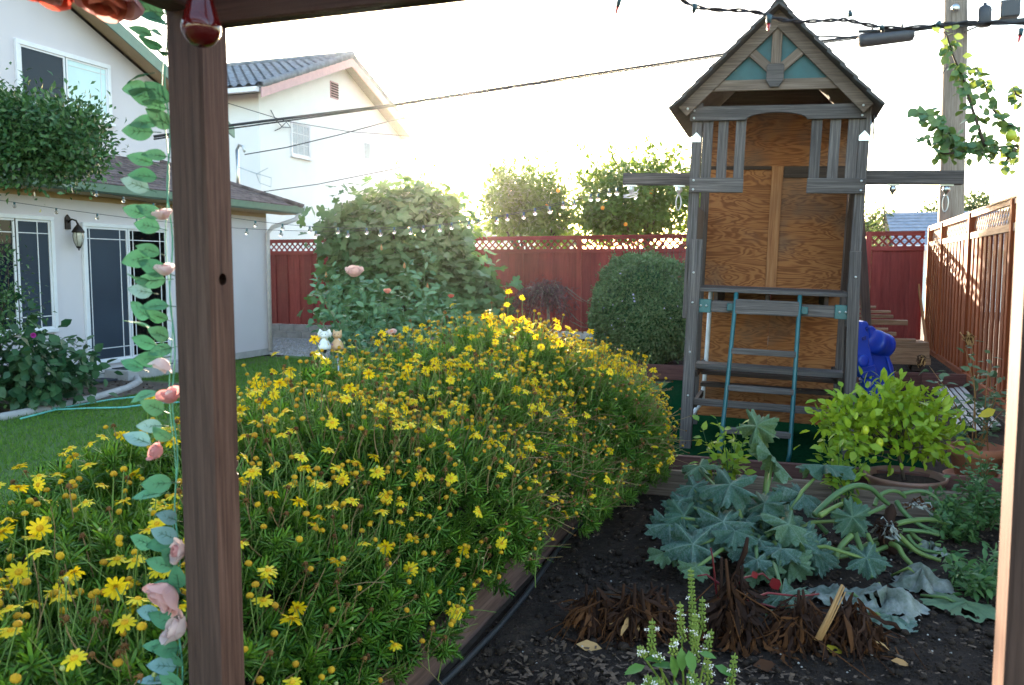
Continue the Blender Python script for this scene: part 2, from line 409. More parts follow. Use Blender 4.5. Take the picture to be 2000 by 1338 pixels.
# soil, chips, gravel, grass base
k = N('soil'); f = k.noise(k.pos(), 7, 6, 0.7); g = k.noise(k.pos(), 90, 3); h = k.noise(k.pos(), 1.1, 3)
c = k.ramp(f, [(0.3, (0.010, 0.007, 0.0055)), (0.55, (0.028, 0.019, 0.0145)), (0.8, (0.068, 0.046, 0.034))])
c = k.mix(k.ramp(g, [(0.66, (0, 0, 0)), (0.74, (1, 1, 1))]), c, (0.12, 0.085, 0.06))
k.set(color=k.mix(k.math('MULTIPLY', h, 0.4), c, (0.040, 0.030, 0.025)), rough=0.95, spec=0.15); k.bump(k.math('ADD', f, k.math('MULTIPLY', g, 0.4)), 1.0, 0.03); k.done()
k = N('earth'); f = k.noise(k.pos(), 5, 6, 0.7); k.set(color=k.ramp(f, [(0.3, (0.045, 0.032, 0.024)), (0.7, (0.12, 0.09, 0.07))]), rough=0.95); k.bump(f, 0.8, 0.03); k.done()
k = N('gravel'); v = k.n('TexVoronoi'); v.inputs['Scale'].default_value = 38; k.l(k.pos(), v.inputs['Vector'])
k.set(color=k.ramp(v.outputs['Color'], [(0.2, (0.16, 0.15, 0.15)), (0.8, (0.42, 0.41, 0.40))]), rough=0.9); k.bump(v.outputs['Distance'], 0.8, 0.02); k.done()
k = N('lawn_base'); f = k.noise(k.pos(), 2.0, 4); k.set(color=k.ramp(f, [(0.3, (0.040, 0.095, 0.014)), (0.7, (0.060, 0.130, 0.022))]), rough=0.9); k.done()
plain('wood_chip', (0.085, 0.053, 0.034), 0.9, var=0.5, scale=60); plain('pebble', (0.30, 0.28, 0.26), 0.8, var=0.4, scale=40)
leafmat('grass', (0.085, 0.195, 0.020), (0.150, 0.285, 0.042), 0.6, 0.3, spec=0.2)
leafmat('daisy_leaf', (0.040, 0.145, 0.014), (0.165, 0.350, 0.036), 0.5, 0.40, (0.24, 0.42, 0.02))
leafmat('daisy_stem', (0.13, 0.24, 0.045), (0.23, 0.32, 0.075), 0.55, 0.2); leafmat('daisy_stem_dry', (0.20, 0.13, 0.05), (0.32, 0.22, 0.10), 0.7, 0.1)
leafmat('petal', (0.78, 0.56, 0.008), (0.88, 0.70, 0.020), 0.5, 0.35, (0.9, 0.6, 0.02), spec=0.2)
leafmat('disc', (0.58, 0.30, 0.012), (0.68, 0.38, 0.02), 0.8, 0.05, spec=0.1)
leafmat('spent', (0.42, 0.22, 0.02), (0.60, 0.36, 0.02), 0.85, 0.05, spec=0.1); leafmat('brown_head', (0.10, 0.045, 0.018), (0.22, 0.11, 0.035), 0.9, 0.05, spec=0.1)
leafmat('bud', (0.30, 0.36, 0.12), (0.45, 0.45, 0.15), 0.6, 0.1)
leafmat('fig_leaf', (0.048, 0.130, 0.045), (0.125, 0.235, 0.090), 0.5, 0.32, (0.22, 0.32, 0.05))
leafmat('citrus_leaf', (0.045, 0.115, 0.025), (0.120, 0.215, 0.045), 0.35, 0.40, (0.30, 0.42, 0.04))
leafmat('lemon_leaf', (0.170, 0.310, 0.018), (0.360, 0.480, 0.035), 0.4, 0.42, (0.42, 0.50, 0.03))
leafmat('pepper_leaf', (0.13, 0.27, 0.025), (0.30, 0.40, 0.045), 0.45, 0.45, (0.42, 0.50, 0.03))
leafmat('rose_leaf', (0.075, 0.185, 0.100), (0.180, 0.320, 0.165), 0.55, 0.25, spec=.2); leafmat('boxleaf', (0.026, 0.090, 0.028), (0.100, 0.200, 0.055), 0.4, 0.2)
leafmat('clipped_leaf', (0.055, 0.115, 0.036), (0.175, 0.255, 0.100), 0.5, 0.2); leafmat('maple_leaf', (0.095, 0.040, 0.045), (0.190, 0.090, 0.090), 0.7, 0.3)
leafmat('hydrangea', (0.022, 0.085, 0.035), (0.065, 0.150, 0.055), 0.45, 0.25); leafmat('weed', (0.035, 0.105, 0.035), (0.095, 0.190, 0.055), 0.5, 0.3)
leafmat('pear_leaf', (0.050, 0.140, 0.060), (0.140, 0.230, 0.075), 0.4, 0.25, (0.35, 0.42, 0.05)); leafmat('yellow_leaf', (0.50, 0.42, 0.03), (0.62, 0.50, 0.05), 0.5, 0.4)
leafmat('sage_leaf', (0.085, 0.16, 0.085), (0.16, 0.24, 0.13), 0.6, 0.25); leafmat('basil_leaf', (0.06, 0.17, 0.035), (0.13, 0.26, 0.05), 0.4, 0.3)
leafmat('basil_flower', (0.22, 0.32, 0.05), (0.36, 0.44, 0.085), 0.6, 0.3); plain('basil_white', (0.75, 0.72, 0.72), 0.6)
leafmat('garland_leaf', (0.045, 0.175, 0.095), (0.095, 0.270, 0.140), 0.7, 0.10); leafmat('garland_blue', (0.12, 0.25, 0.25), (0.19, 0.33, 0.33), 0.7, 0.08)
leafmat('silk_pink', (0.72, 0.33, 0.32), (0.80, 0.48, 0.46), 0.7, 0.3); leafmat('silk_pale', (0.78, 0.60, 0.58), (0.84, 0.70, 0.68), 0.7, 0.3); leafmat('silk_red', (0.62, 0.10, 0.07), (0.72, 0.20, 0.12), 0.7, 0.3)
leafmat('rose_petal', (0.80, 0.46, 0.38), (0.86, 0.60, 0.52), 0.6, 0.3); leafmat('rose_salmon', (0.75, 0.26, 0.17), (0.82, 0.36, 0.25), 0.6, 0.3)
leafmat('squash_stem', (0.075, 0.150, 0.055), (0.165, 0.230, 0.055), 0.45, 0.15); leafmat('squash_pale', (0.28, 0.30, 0.27), (0.40, 0.41, 0.38), 0.7, 0.2)
leafmat('far_tree', (0.060, 0.105, 0.030), (0.130, 0.180, 0.050), 0.6, 0.35); leafmat('chard', (0.13, 0.010, 0.014), (0.20, 0.022, 0.026), 0.4, 0.15)
leafmat('dead', (0.036, 0.015, 0.008), (0.125, 0.050, 0.018), 0.8, 0.15, spec=0.15); leafmat('dead_dark', (0.016, 0.008, 0.006), (0.050, 0.023, 0.014), 0.85, 0.1, spec=0.15)
leafmat('straw', (0.36, 0.19, 0.07), (0.48, 0.29, 0.12), 0.7, 0.15); leafmat('lavender', (0.40, 0.38, 0.60), (0.55, 0.52, 0.70), 0.6, 0.2)
plain('orange_fruit', (0.70, 0.30, 0.012), 0.45, var=0.1); plain('lemon_fruit', (0.42, 0.46, 0.03), 0.4, var=0.12)
# powdery squash leaf: pale bloom over green, pale along the veins
k = N('squash_leaf'); o = k.n('ObjectInfo'); p = k.objc(); f = k.noise(p, 3.2, 5, 0.7); g = k.noise(p, 16, 4, 0.7)
sp = k.n('SeparateXYZ'); k.l(p, sp.inputs[0]); w_ = k.math('ARCTAN2', sp.outputs[0], sp.outputs[1]); rr_ = k.math('SQRT', k.math('ADD', k.math('MULTIPLY', sp.outputs[0], sp.outputs[0]), k.math('MULTIPLY', sp.outputs[1], sp.outputs[1])))
vn = k.math('MULTIPLY', k.math('ABSOLUTE', k.math('SINE', k.math('MULTIPLY', w_, 2.5))), rr_); vein = k.ramp(vn, [(0.0, (1, 1, 1)), (0.07, (0, 0, 0))])
c = k.ramp(f, [(0.32, (0.012, 0.046, 0.026)), (0.52, (0.036, 0.092, 0.066)), (0.74, (0.150, 0.225, 0.205))])
c = k.mix(k.ramp(g, [(0.45, (0, 0, 0)), (0.75, (.45, .45, .45))]), c, (0.32, 0.37, 0.36)); c = k.mix(k.math('MULTIPLY', vein, 0.45), c, (0.26, 0.34, 0.26)); c = k.mix(k.ramp(o.outputs['Random'], [(.2, (0, 0, 0)), (1, (.6, .6, .6))]), c, (0.024, 0.075, 0.040)); c = k.mix(k.ramp(o.outputs['Random'], [(.12, (.4, .4, .4)), (.22, (0, 0, 0))]), c, (0.12, 0.20, 0.05))  # yellow-green leaves have light on their undersides put into the colour
k.set(color=c, rough=0.6, spec=0.25); k.bump(k.noise(p, 30, 3), 0.5, 0.01)
tb = k.n('BsdfTranslucent'); mx = k.n('MixShader'); mx.inputs[0].default_value = 0.2; k.l(k.mix(0.5, c, (0.20, 0.34, 0.03)), tb.inputs[0])
k.l(k.b.outputs[0], mx.inputs[1]); k.l(tb.outputs[0], mx.inputs[2]); k.l(mx.outputs[0], k.out.inputs[0]); k.done()

# ------------------------------------------------------------------ the ground
def sheet(name, poly, z, mat, sub=None):
    m = MB(); m.add([(x, y, z) for x, y in poly], [tuple(range(len(poly)))]); o = m.build(name, mat, origin=(0, 0, 0)); tag(o, kind='structure'); return o
sheet('ground', [(-400, -400), (400, -400), (400, 400), (-400, 400)], -0.03, 'earth')
sheet('lawn', [(-9.9, -6), (-1.45, -6), (-1.45, 6.6), (-1.8, 12.3), (-9.9, 12.3)], -0.002, 'lawn_base')
sheet('lawn_strip', [(-9.0, 12.3), (-6.0, 12.3), (-6.6, 13.0), (-9.5, 13.8)], -0.004, 'lawn_base')
sheet('gravel_path', [(-13.5, 13.9), (-9.5, 13.8), (-6.6, 13.0), (-6.2, 17.3), (-13.5, 17.3)], -0.006, 'gravel')
# vegetable soil as an uneven sheet
def uneven(name, x0, x1, y0, y1, nx, ny, z, amp, mat):
    X = np.linspace(x0, x1, nx + 1); Y = np.linspace(y0, y1, ny + 1); vs = []; ph = RNG.random(12) * 6
    for y in Y:
        for x in X:
            h = sum(math.sin(x * (2 + 2.3 * i) + ph[i] + 1.7 * math.sin(y * (1.1 + i) + ph[i + 5])) * math.cos(y * (1.7 + 2.1 * i) + ph[i + 6]) / (1 + i) for i in range(5))
            e = min(1, min(x - x0, x1 - x, y - y0, y1 - y) / 0.12); vs.append((x, y, z + amp * (h * 0.5 + random.uniform(-.35, .35)) * max(e, 0)))
    m = MB(); m.add(vs, [(j * (nx + 1) + i, j * (nx + 1) + i + 1, (j + 1) * (nx + 1) + i + 1, (j + 1) * (nx + 1) + i) for j in range(ny) for i in range(nx)], None, 0, True)
    return tag(m.build(name, mat, origin=(x0, y0, z)), kind='structure')
uneven('vegetable_soil', -1.36, 2.0, -0.5, 6.06, 130, 240, 0.0, 0.022, 'soil')
uneven('side_soil', 0.95, 2.0, 6.66, 12.55, 30, 90, 0.0, 0.02, 'soil'); uneven('strip_soil', -1.8, 2.0, 6.16, 6.56, 60, 8, 0.02, 0.01, 'soil')
uneven('daisy_soil', -3.3, -1.46, -0.5, 6.7, 30, 60, 0.10, 0.02, 'soil'); uneven('back_soil', -6.2, 2.0, 12.75, 17.25, 90, 40, 0.16, 0.03, 'soil')
uneven('house_bed_soil', -9.84, -8.3, 3.0, 9.75, 30, 60, 0.012, 0.015, 'earth')
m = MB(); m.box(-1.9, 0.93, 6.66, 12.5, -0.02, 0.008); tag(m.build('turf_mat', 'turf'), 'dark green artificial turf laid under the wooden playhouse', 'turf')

# raised-bed boards
def boards(name, label, mat, segs, wd, hgt, z0=0.0):
    t = thing(name, label, 'border', (segs[0][0][0], segs[0][0][1], z0))
    for a, b in segs:
        m = MB(); m.bar((*a, z0 + hgt / 2), (*b, z0 + hgt / 2), wd, hgt); m.build('board', mat, t, bevel=0.004)
    return t
boards('bed_border', 'brown board along the daisy bed beside the dark soil', 'bed_board', [((-1.41, -0.5), (-1.41, 2.6)), ((-1.412, 2.604), (-1.40, 5.04)), ((-1.40, 5.044), (-1.405, 6.06))], 0.05, 0.20)
boards('bed_border', 'weathered grey board closing the far end of the vegetable bed', 'warm_grey_wood', [((-1.45, 6.09), (0.2, 6.10)), ((0.204, 6.10), (2.0, 6.09))], 0.05, 0.19)
boards('bed_border', 'reddish brown board in front of the green turf', 'red_border', [((-1.9, 6.60), (0.3, 6.61)), ((0.304, 6.61), (2.0, 6.60))], 0.05, 0.19)
boards('bed_border', 'dark brown raised border in front of the round clipped shrub', 'red_border', [((-6.2, 12.6), (-3.0, 12.62)), ((-2.996, 12.62), (-0.3, 12.62))], 0.06, 0.22)
boards('bed_border', 'dark brown retaining board in front of the lumber stack', 'red_border', [((-0.296, 12.62), (1.45, 12.62)), ((1.454, 12.62), (2.0, 12.62))], 0.06, 0.24)

# soil litter
ch = MB(); ch.add([(-.5, -.15, 0), (.5, -.2, .05), (.45, .2, .12), (-.4, .15, .03)], [(0, 1, 2), (0, 2, 3)]); CHIP = Leaf(ch)
pb = MB(); pb.lathe([(0.0, -.3), (.4, -.2), (.5, .05), (.3, .3), (0, .35)], n=6); PEB = Leaf(pb)
def litter(name, label, cat, n, xr, yr, z, size, proto, mat):
    P = np.stack([RNG.uniform(*xr, n), RNG.uniform(*yr, n), np.full(n, z) + RNG.uniform(0.0, .012, n)], 1)
    scatter(name, [proto], np.zeros(n, int), P, frames(rdir(n) * [1, 1, .25], np.tile([0, 0, 1.0], (n, 1)) + RNG.normal(size=(n, 3)) * .3), RNG.uniform(size[0], size[1], n), [mat], None, label, cat)
litter('bark_litter', 'small brown bark chips strewn over the dark soil', 'bark chips', 2600, (-1.34, 1.9), (1.6, 6.0), 0.004, (.008, .035), CHIP, 'wood_chip')
litter('straw_litter', 'brown shredded straw on the soil at the bottom edge', 'straw', 1500, (-1.2, .4), (2.3, 3.5), 0.004, (.012, .05), CHIP, 'wood_chip')
litter('bark_crumbs', 'fine dark crumbs over the soil in the foreground', 'soil crumbs', 5000, (-1.34, 1.5), (2.4, 4.6), 0.002, (.006, .022), PEB, 'soil')
litter('soil_clods', 'lumpy dark soil clods in the vegetable bed', 'soil clods', 900, (-1.3, 1.6), (2.2, 5.9), 0.004, (.02, .06), PEB, 'soil')
litter('pebbles', 'tiny pale pebbles scattered in the dark soil', 'pebbles', 260, (-1.3, 1.6), (2.2, 5.8), 0.004, (.005, .014), PEB, 'pebble')
litter('gravel_stones', 'grey gravel stones beside the block wall', 'gravel', 2600, (-13, -6.3), (13.9, 17.1), 0.0, (.02, .05), PEB, 'pebble')
litter('leaf_litter', 'dry brown leaf litter on the bed by the sliding door', 'leaf litter', 500, (-9.8, -8.4), (6.0, 9.7), 0.02, (.02, .07), CHIP, 'wood_chip')

# lawn blades
bl = MB(); bl.add([(-.09, 0, 0), (.09, 0, 0), (.03, .6, .12), (0, 1, .45)], [(0, 1, 2), (0, 2, 3)], None, 0, True); BLADE = Leaf(bl)
n = 90000; P = np.stack([RNG.uniform(-9.7, -2.9, n), RNG.uniform(2.5, 13.6, n), np.zeros(n)], 1)
P = P[(P[:, 0] > -8.3) | (P[:, 1] > 9.9)]; P = P[P[:, 1] < 13.85 - (P[:, 0] + 9.7) * 0.28]; P = P[(P[:, 0] > -8.9) | (P[:, 1] < 13.3)]; n = len(P)
dr = rdir(n); dr[:, 2] = np.abs(dr[:, 2]) + .9
scatter('grass', [BLADE], np.zeros(n, int), P, frames(dr, rdir(n)), RNG.uniform(.025, .055, n), ['grass'], None, 'short mown green grass of the lawn', 'grass')

# curved concrete edging round the house bed
ed = [(-9.75, 9.95), (-9.45, 9.93), (-9.05, 9.55), (-8.72, 9.0), (-8.45, 8.2), (-8.32, 7.4), (-8.30, 6.4), (-8.3, 4.5), (-8.3, 2.5)]
m = MB(); m.tube([(x, y, 0.03) for x, y in ed], 0.055, 6); tag(m.build('bed_edging', 'concrete'), 'curved grey concrete edging between the lawn and the house bed', 'edging')
# garden hoses on the lawn
def hose(label, pts, rad, mat, name='garden_hose'):
    P = [GZ(x, y, 0.03) for x, y in pts]; m = MB(); m.tube(P, rad, 7); tag(m.build(name, mat), label, 'hose')
hose('teal garden hose lying along the concrete edging on the lawn', [(-40, 815), (60, 803), (130, 795), (220, 780), (300, 772), (380, 768)], 0.012, 'hose_teal')
hose('teal garden hose crossing the other hose on the lawn', [(40, 818), (110, 800), (180, 797), (240, 796), (310, 787), (380, 785)], 0.011, 'hose_teal')
m = MB(); m.tube([(-1.33 - .03 * math.sin(i * .9), 1.5 + i * .4, 0.018) for i in range(12)], 0.014, 8); tag(m.build('drip_line', 'hose_black'), 'black irrigation line along the foot of the daisy bed board', 'hose')

# ------------------------------------------------------------------ fences
def lattice(t, A, B, z0, z1, off, mat, pitch=0.105, wd=0.034):
    """two layers of diagonal laths between A and B (plan points)"""
    A = np.array(A); B = np.array(B); L = np.linalg.norm(B - A); d = (B - A) / L; nrm = np.array([-d[1], d[0]]); H = z1 - z0
    m = MB()
    for sg, oo in ((1, off), (-1, off + 0.008)):
        for s0 in np.arange(-H, L + H, pitch * 1.414):
            a0, a1 = (s0, s0 + H) if sg > 0 else (s0 + H, s0); b0, b1 = z0, z1
            lo, hi = 0.0, 1.0
            f = lambda t_: a0 + (a1 - a0) * t_
            ts = [t_ for t_ in ((0 - a0) / (a1 - a0), (L - a0) / (a1 - a0))]; lo = max(lo, min(ts)); hi = min(hi, max(ts))
            if hi - lo < 0.05: continue
            p = [(*(A + d * f(q) + nrm * oo), z0 + H * q) for q in (lo, hi)]
            m.bar(p[0], p[1], wd, 0.007, (*nrm, 0))
    o = m.build('lattice', mat, t); o['kind'] = 'stuff'
def fence_panel(name, label, A, B, n_out, mats, zb, zt, hl, board, gap, group, post=True, pale=None, proud=0.022):
    """A->B in plan; n_out: side that faces the yard"""
    A = np.array(A, float); B = np.array(B, float); L = np.linalg.norm(B - A); d = (B - A) / L; no = np.array(n_out, float)
    t = thing(name, label, 'fence', (*A, zb), group=group)
    pl = pale or mats
    if post:
        m = MB(); c = A + no * 0.025; m.bar((*c, zb), (*c, zt), 0.10, 0.10, (*no, 0)); m.build('post', mats, t, bevel=0.004)
    s0 = 0.055; k = 0; zl = zt - hl
    shared = {}
    while s0 < L - 0.06:
        wv = min(board, L - 0.055 - s0); key = (round(wv, 3), k % 3)
        if key not in shared:
            m = MB(); m.bar((0, 0, 0), (0, 0, zl - zb), wv, 0.018, (0, 1, 0)); shared[key] = m.data('board', mats)
        c = A + d * (s0 + wv / 2) + no * (proud if k % 2 == 0 else 0.0) + no * random.uniform(-.002, .002)
        ang = math.atan2(d[1], d[0]); mt = Matrix.Translation((*c, zb)) @ Matrix.Rotation(ang, 4, 'Z')
        link('board', shared[key], t, WM[t.name].inverted() @ mt); s0 += gap; k += 1
    for zz, h, nm in ((zl + 0.035, 0.085, 'lattice_rail'), (zt - 0.03, 0.06, 'top_rail')):
        m = MB(); a = A + d * .051 + no * .03; b = B - d * .051 + no * .03; m.bar((*a, zz), (*b, zz), 0.05, h); m.build(nm, pl, t, bevel=0.003)
    m = MB(); a = A - d * .05 + no * .02; b = B - d * .052 + no * .02; m.bar((*a, zt + .012), (*b, zt + .012), 0.10, 0.022); m.build('cap', pl, t)
    lattice(t, A + d * .05, B - d * .05, zl + 0.07, zt - 0.055, 0.0, pl)
    return t
fx = [2.0, 1.0, -1.8, -4.6, -7.4, -10.2, -13.0, -15.8]; tops = 2.32
seen = ['narrow red fence panel in the corner beside the cedar fence', 'red fence panel behind the playhouse and lumber stack', 'red fence panel behind the round clipped shrub', 'red fence panel behind the dark red laceleaf maple', 'red fence panel behind the right of the fig tree', 'red fence panel behind the left of the fig tree', 'red fence panel beside the house downspout']
for i in range(7):
    fence_panel('red_fence_panel', seen[i], (fx[i + 1], 17.3), (fx[i], 17.3), (0, -1), 'red_fence', 0.33, tops, 0.33, 0.185, 0.165, 'red board fence panels along the back of the yard')
# low block wall under the red fence
t = thing('block_wall', 'low grey concrete block wall under the red fence', 'wall', (-15.8, 17.3, 0))
mb_ = {}
for r in range(2):
    x = -15.8 + (0.2 if r else 0)
    while x < 2.0:
        L = min(0.392, 2.0 - x)
        if L > 0.03:
            if round(L, 2) not in mb_:
                m = MB(); m.box(0, L, -0.075, 0.075, 0, 0.155); mb_[round(L, 2)] = m.data('block', 'block', None, 0.006)
            if x < -5.5 or x > 1: link('block', mb_[round(L, 2)], t, WM[t.name].inverted() @ Matrix.Translation((x, 17.31, 0.002 + r * 0.163)))
        x += 0.40
m = MB(); m.box(-15.8, 2.0, 17.25, 17.37, -0.02, 0.32); m.build('mortar', 'concrete', t)
# right cedar fence
ys = [17.22, 15.6, 13.0, 10.4, 7.8, 5.2, 2.6, 0.0]
cl = ['cedar fence panel in the far corner with lattice shadow', 'sunlit cedar fence panel next to the far corner', 'cedar fence panel with the lower end of the sun patch', 'shaded cedar fence panel nearest the sun patch', 'cedar fence panel hidden behind the potted sage', 'cedar fence panel beside the front post', 'cedar fence panel beside the camera']
for i in range(5):
    t = fence_panel('cedar_fence_panel', cl[i], (2.07, ys[i]), (2.07, ys[i + 1]), (-1, 0), 'cedar_fence', 0.17, 2.40, 0.34, 0.165, 0.15, 'cedar fence panels along the right side', pale='cedar_pale', proud=0.03)
    m = MB(); m.bar((2.02, ys[i] - .06, 0.19), (2.02, ys[i + 1] + .06, 0.19), 0.05, 0.09); m.build('bottom_rail', 'cedar_fence', t)
    m = MB(); m.bar((2.06, ys[i], 0.07), (2.06, ys[i + 1], 0.07), 0.03, 0.18); m.build('kickboard', 'bed_board', t)

# ------------------------------------------------------------------ our house (left)
HX = -9.85
H = thing('house', 'pale stucco two-storey house with green gutters and sliding glass door', 'house', (HX, 8.0, 0))
m = MB(); m.box(-13.5, HX, -4.0, 13.8, 0.12, 2.62); wl = m.build('wall', 'stucco', H)
m = MB(); m.box(-13.5, HX + 0.004, -4.0, 13.804, 0.0, 0.118); m.build('foundation', 'concrete', H)
m = MB(); m.box(-13.5, HX - 0.002, -4.0, 13.79, 2.622, 2.74); m.build('frieze', 'eave_tan', H)
m = MB(); m.box(HX + 0.0, -9.42, -4.0, 14.3, 2.70, 2.725); m.build('soffit', 'eave_tan', H)
# lower hipped roof, built course by course
m = MB(); run = 1.82; nC = 13; X0 = -9.38; Z0 = 2.84; sl_ = 0.40
for i in range(nC):
    a0 = run * i / nC; a1 = run * (i + 1) / nC + 0.02
    for (y0, y1) in [(-4.0, 0)] + [(j * 1.0, j * 1.0 + 1.0) for j in range(14)]:
        ya = min(y1, 14.35 - a0); yb = min(y1, 14.35 - a1)
        if y0 >= ya: continue
        p = [(X0 - a0, y0, Z0 + a0 * sl_ + .014), (X0 - a0, ya, Z0 + a0 * sl_ + .014), (X0 - a1, max(yb, y0), Z0 + a1 * sl_ + .002), (X0 - a1, y0, Z0 + a1 * sl_ + .002)]
        q = [(x, y, z - 0.016) for x, y, z in p[:2]]
        m.add(p + q, [(0, 1, 2, 3), (4, 5, 1, 0)], [[(y0, i), (ya, i), (yb, i + 1), (y0, i + 1)], [(y0, i), (ya, i), (ya, i), (y0, i)]])
rf = m.build('roof', 'shingle', H); 
m = MB(); m.add([(X0, 14.35, Z0 - .01), (X0 - run, 14.35 - run, Z0 + run * sl_ - .01), (-13.5, 14.35 - run, Z0 + run * sl_ - .01), (-13.5, 14.35, Z0 - .01)], [(0, 1, 2, 3)]); m.build('hip_slope', 'shingle', rf)
m = MB(); m.tube([(X0 - a, 14.35 - a, Z0 + a * sl_ + .02) for a in (0, .6, 1.2, run)], 0.05, 6); m.build('hip_cap', 'shingle', rf)
gp = [(0.0, 0.0), (0.0, -0.12), (0.05, -0.145), (0.10, -0.12), (0.115, -0.02), (0.095, -0.02), (0.085, -0.1), (0.02, -0.1), (0.02, 0.0)]
m = MB(); m.prism([(-9.44 + a, -4.0, 2.845 + b) for a, b in gp], (0, 18.3, 0)); m.build('gutter', 'gutter_green', H)
m = MB(); m.box(-9.46, -9.442, -4.0, 14.3, 2.70, 2.86); m.build('fascia', 'gutter_green', H)
m = MB(); m.tube([(-9.38, 14.2, 2.72), (-9.40, 14.1, 2.60), (-9.72, 13.80, 2.44), (-9.79, 13.74, 2.32), (-9.79, 13.74, 0.08)], 0.042, 8); m.build('downspout', 'downspout_paint', H)
m = MB(); m.prism([(-9.50, 14.31, 2.70), (-9.32, 14.31, 2.72), (-9.32, 14.31, 2.86), (-9.50, 14.31, 2.88)], (0, 0.02, 0)); m.build('gutter_end', 'white_trim', H)
# upper storey with gable
UX = -11.2; ap = (7.4, 7.28); sg = 0.43
gz = lambda y: ap[1] - sg * abs(y - ap[0])
m = MB(); m.prism([(UX, 1.3, 2.9), (UX, 13.5, 2.9), (UX, 13.5, gz(13.5) - .12), (UX, ap[0], ap[1] - .12), (UX, 1.3, gz(1.3) - .12)], (-4, 0, 0)); m.build('upper_wall', 'stucco', H)
for s_, nm in ((1, 'upper_roof'), (-1, 'upper_roof')):
    e = ap[0] + s_ * 6.7; m = MB()
    m.prism([(UX + .42, ap[0], ap[1] + .04), (UX + .42, e, gz(e) + .04), (UX + .42, e, gz(e) - .02), (UX + .42, ap[0], ap[1] - .02)], (-5, 0, 0)); r2 = m.build(nm, 'shingle', H)
    m = MB(); m.prism([(UX + .45, ap[0], ap[1] + .02), (UX + .45, e, gz(e) + .02), (UX + .45, e, gz(e) - .19), (UX + .45, ap[0], ap[1] - .19)], (-.028, 0, 0)); m.build('barge_board', 'gutter_green', r2)
    m = MB(); m.prism([(UX + .42, ap[0], ap[1] - .045), (UX + .42, e, gz(e) - .045), (UX + .42, e, gz(e) - .065), (UX + .42, ap[0], ap[1] - .065)], (-.42, 0, 0)); m.build('eave_lining', 'eave_tan', r2)

def window(parent, name, X, y0, y1, z0, z1, frame, fm, panes, gm=None, muntin=(), sill=True, depth_=0.05):
    """panes: list of (ya, yb, material); the frame stands proud of the wall plane X"""
    m = MB(); f = frame; d = depth_
    m.box(X, X + d, y0, y1, z1 - f, z1); m.box(X, X + d, y0, y1, z0, z0 + f); m.box(X, X + d, y0, y0 + f, z0 + f, z1 - f); m.box(X, X + d, y1 - f, y1, z0 + f, z1 - f)
    wn = m.build(name, fm, parent, bevel=0.004)
    for i, (ya, yb, gmat) in enumerate(panes):
        m = MB(); m.box(X + .004, X + .016, ya, yb, z0 + f, z1 - f); m.build('pane', gmat, wn)
        m = MB(); s_ = 0.028; h = X + 0.034 - 0.006 * i
        for a, b in ((ya, ya + s_), (yb - s_, yb)): m.box(X + .017, h, a, b, z0 + f, z1 - f)
        for a, b in ((z0 + f, z0 + f + s_), (z1 - f - s_, z1 - f)): m.box(X + .017, h - .002, ya + s_, yb - s_, a, b)
        m.build('sash', fm, wn)
    for (ya, yb, za, zb) in muntin:
        m = MB(); m.box(X + .0165, X + .024, ya, yb, za, zb); m.build('muntin', fm, wn)
    if sill:
        m = MB(); m.box(X, X + d + .03, y0 - .03, y1 + .03, z0 - .045, z0 - .003); m.build('sill', fm, wn)
    return wn
window(H, 'window', HX, 7.45, 8.92, 0.78, 2.36, 0.055, 'white_vinyl', [(7.5, 8.31, 'dark_glass'), (8.34, 8.865, 'screen_mesh')],
       muntin=[(8.66, 8.672, .86, 2.3), (8.37, 8.84, 2.12, 2.132), (8.37, 8.84, 1.0, 1.012), (7.55, 8.3, 2.12, 2.132), (7.55, 8.3, 1.0, 1.012)], sill=False)
window(H, 'sliding_door', HX, 9.40, 11.12, 0.24, 2.31, 0.055, 'white_vinyl', [(9.455, 10.25, 'screen_mesh'), (10.27, 11.065, 'black_glass')],
       muntin=[(9.53, 9.542, .32, 2.25), (10.1, 10.112, .32, 2.25), (9.49, 10.22, 2.08, 2.092), (9.49, 10.22, .47, .482), (10.36, 10.372, .32, 2.25), (10.93, 10.942, .32, 2.25), (10.3, 11.04, 2.08, 2.092), (10.3, 11.04, .47, .482)], sill=False)
window(H, 'upper_window', UX, 9.62, 11.42, 4.08, 5.04, 0.07, 'white_vinyl', [(9.69, 10.5, 'dark_glass'), (10.53, 11.35, 'blind')], muntin=[(10.56, 11.32, 4.86, 4.87), (11.22, 11.23, 4.16, 4.96)])
m = MB(); m.tube([(-10.42, 13.72, 3.0), (-10.42, 13.72, 3.92)], 0.03, 8); m.lathe([(.12, 0), (.05, .1), (.03, .12)], (-10.42, 13.72, 3.02), 10)
m.tube([(-10.42, 13.72, 3.92), (-10.36, 13.70, 4.0), (-10.25, 13.66, 3.97), (-10.2, 13.66, 3.86)], 0.025, 6)
m.tube([(-10.42, 13.7, 3.6), (-10.2, 13.9, 3.5), (-10.0, 14.2, 3.42), (-10.05, 14.25, 3.25), (-10.2, 14.1, 3.32), (-10.2, 14.0, 3.48), (-10.0, 14.1, 3.6)], 0.009, 5)
m.build('service_mast', 'steel', H)
m = MB(); m.box(HX + .005, -9.4, 9.72, 11.6, 0.0, 0.16); tag(m.build('door_step', 'concrete', bevel=0.01), 'pale concrete step in front of the sliding door', 'step')
m = MB(); m.box(-9.78, -9.44, 9.8, 10.7, 0.162, 0.175); tag(m.build('doormat', 'mat_dark'), 'dark doormat on the concrete step', 'mat')
m = MB(); m.box(-9.8, -9.5, 9.15, 9.62, 0.03, 0.055); tag(m.build('doormat', 'mat_dark'), 'dark flat mat on the soil beside the step', 'mat')
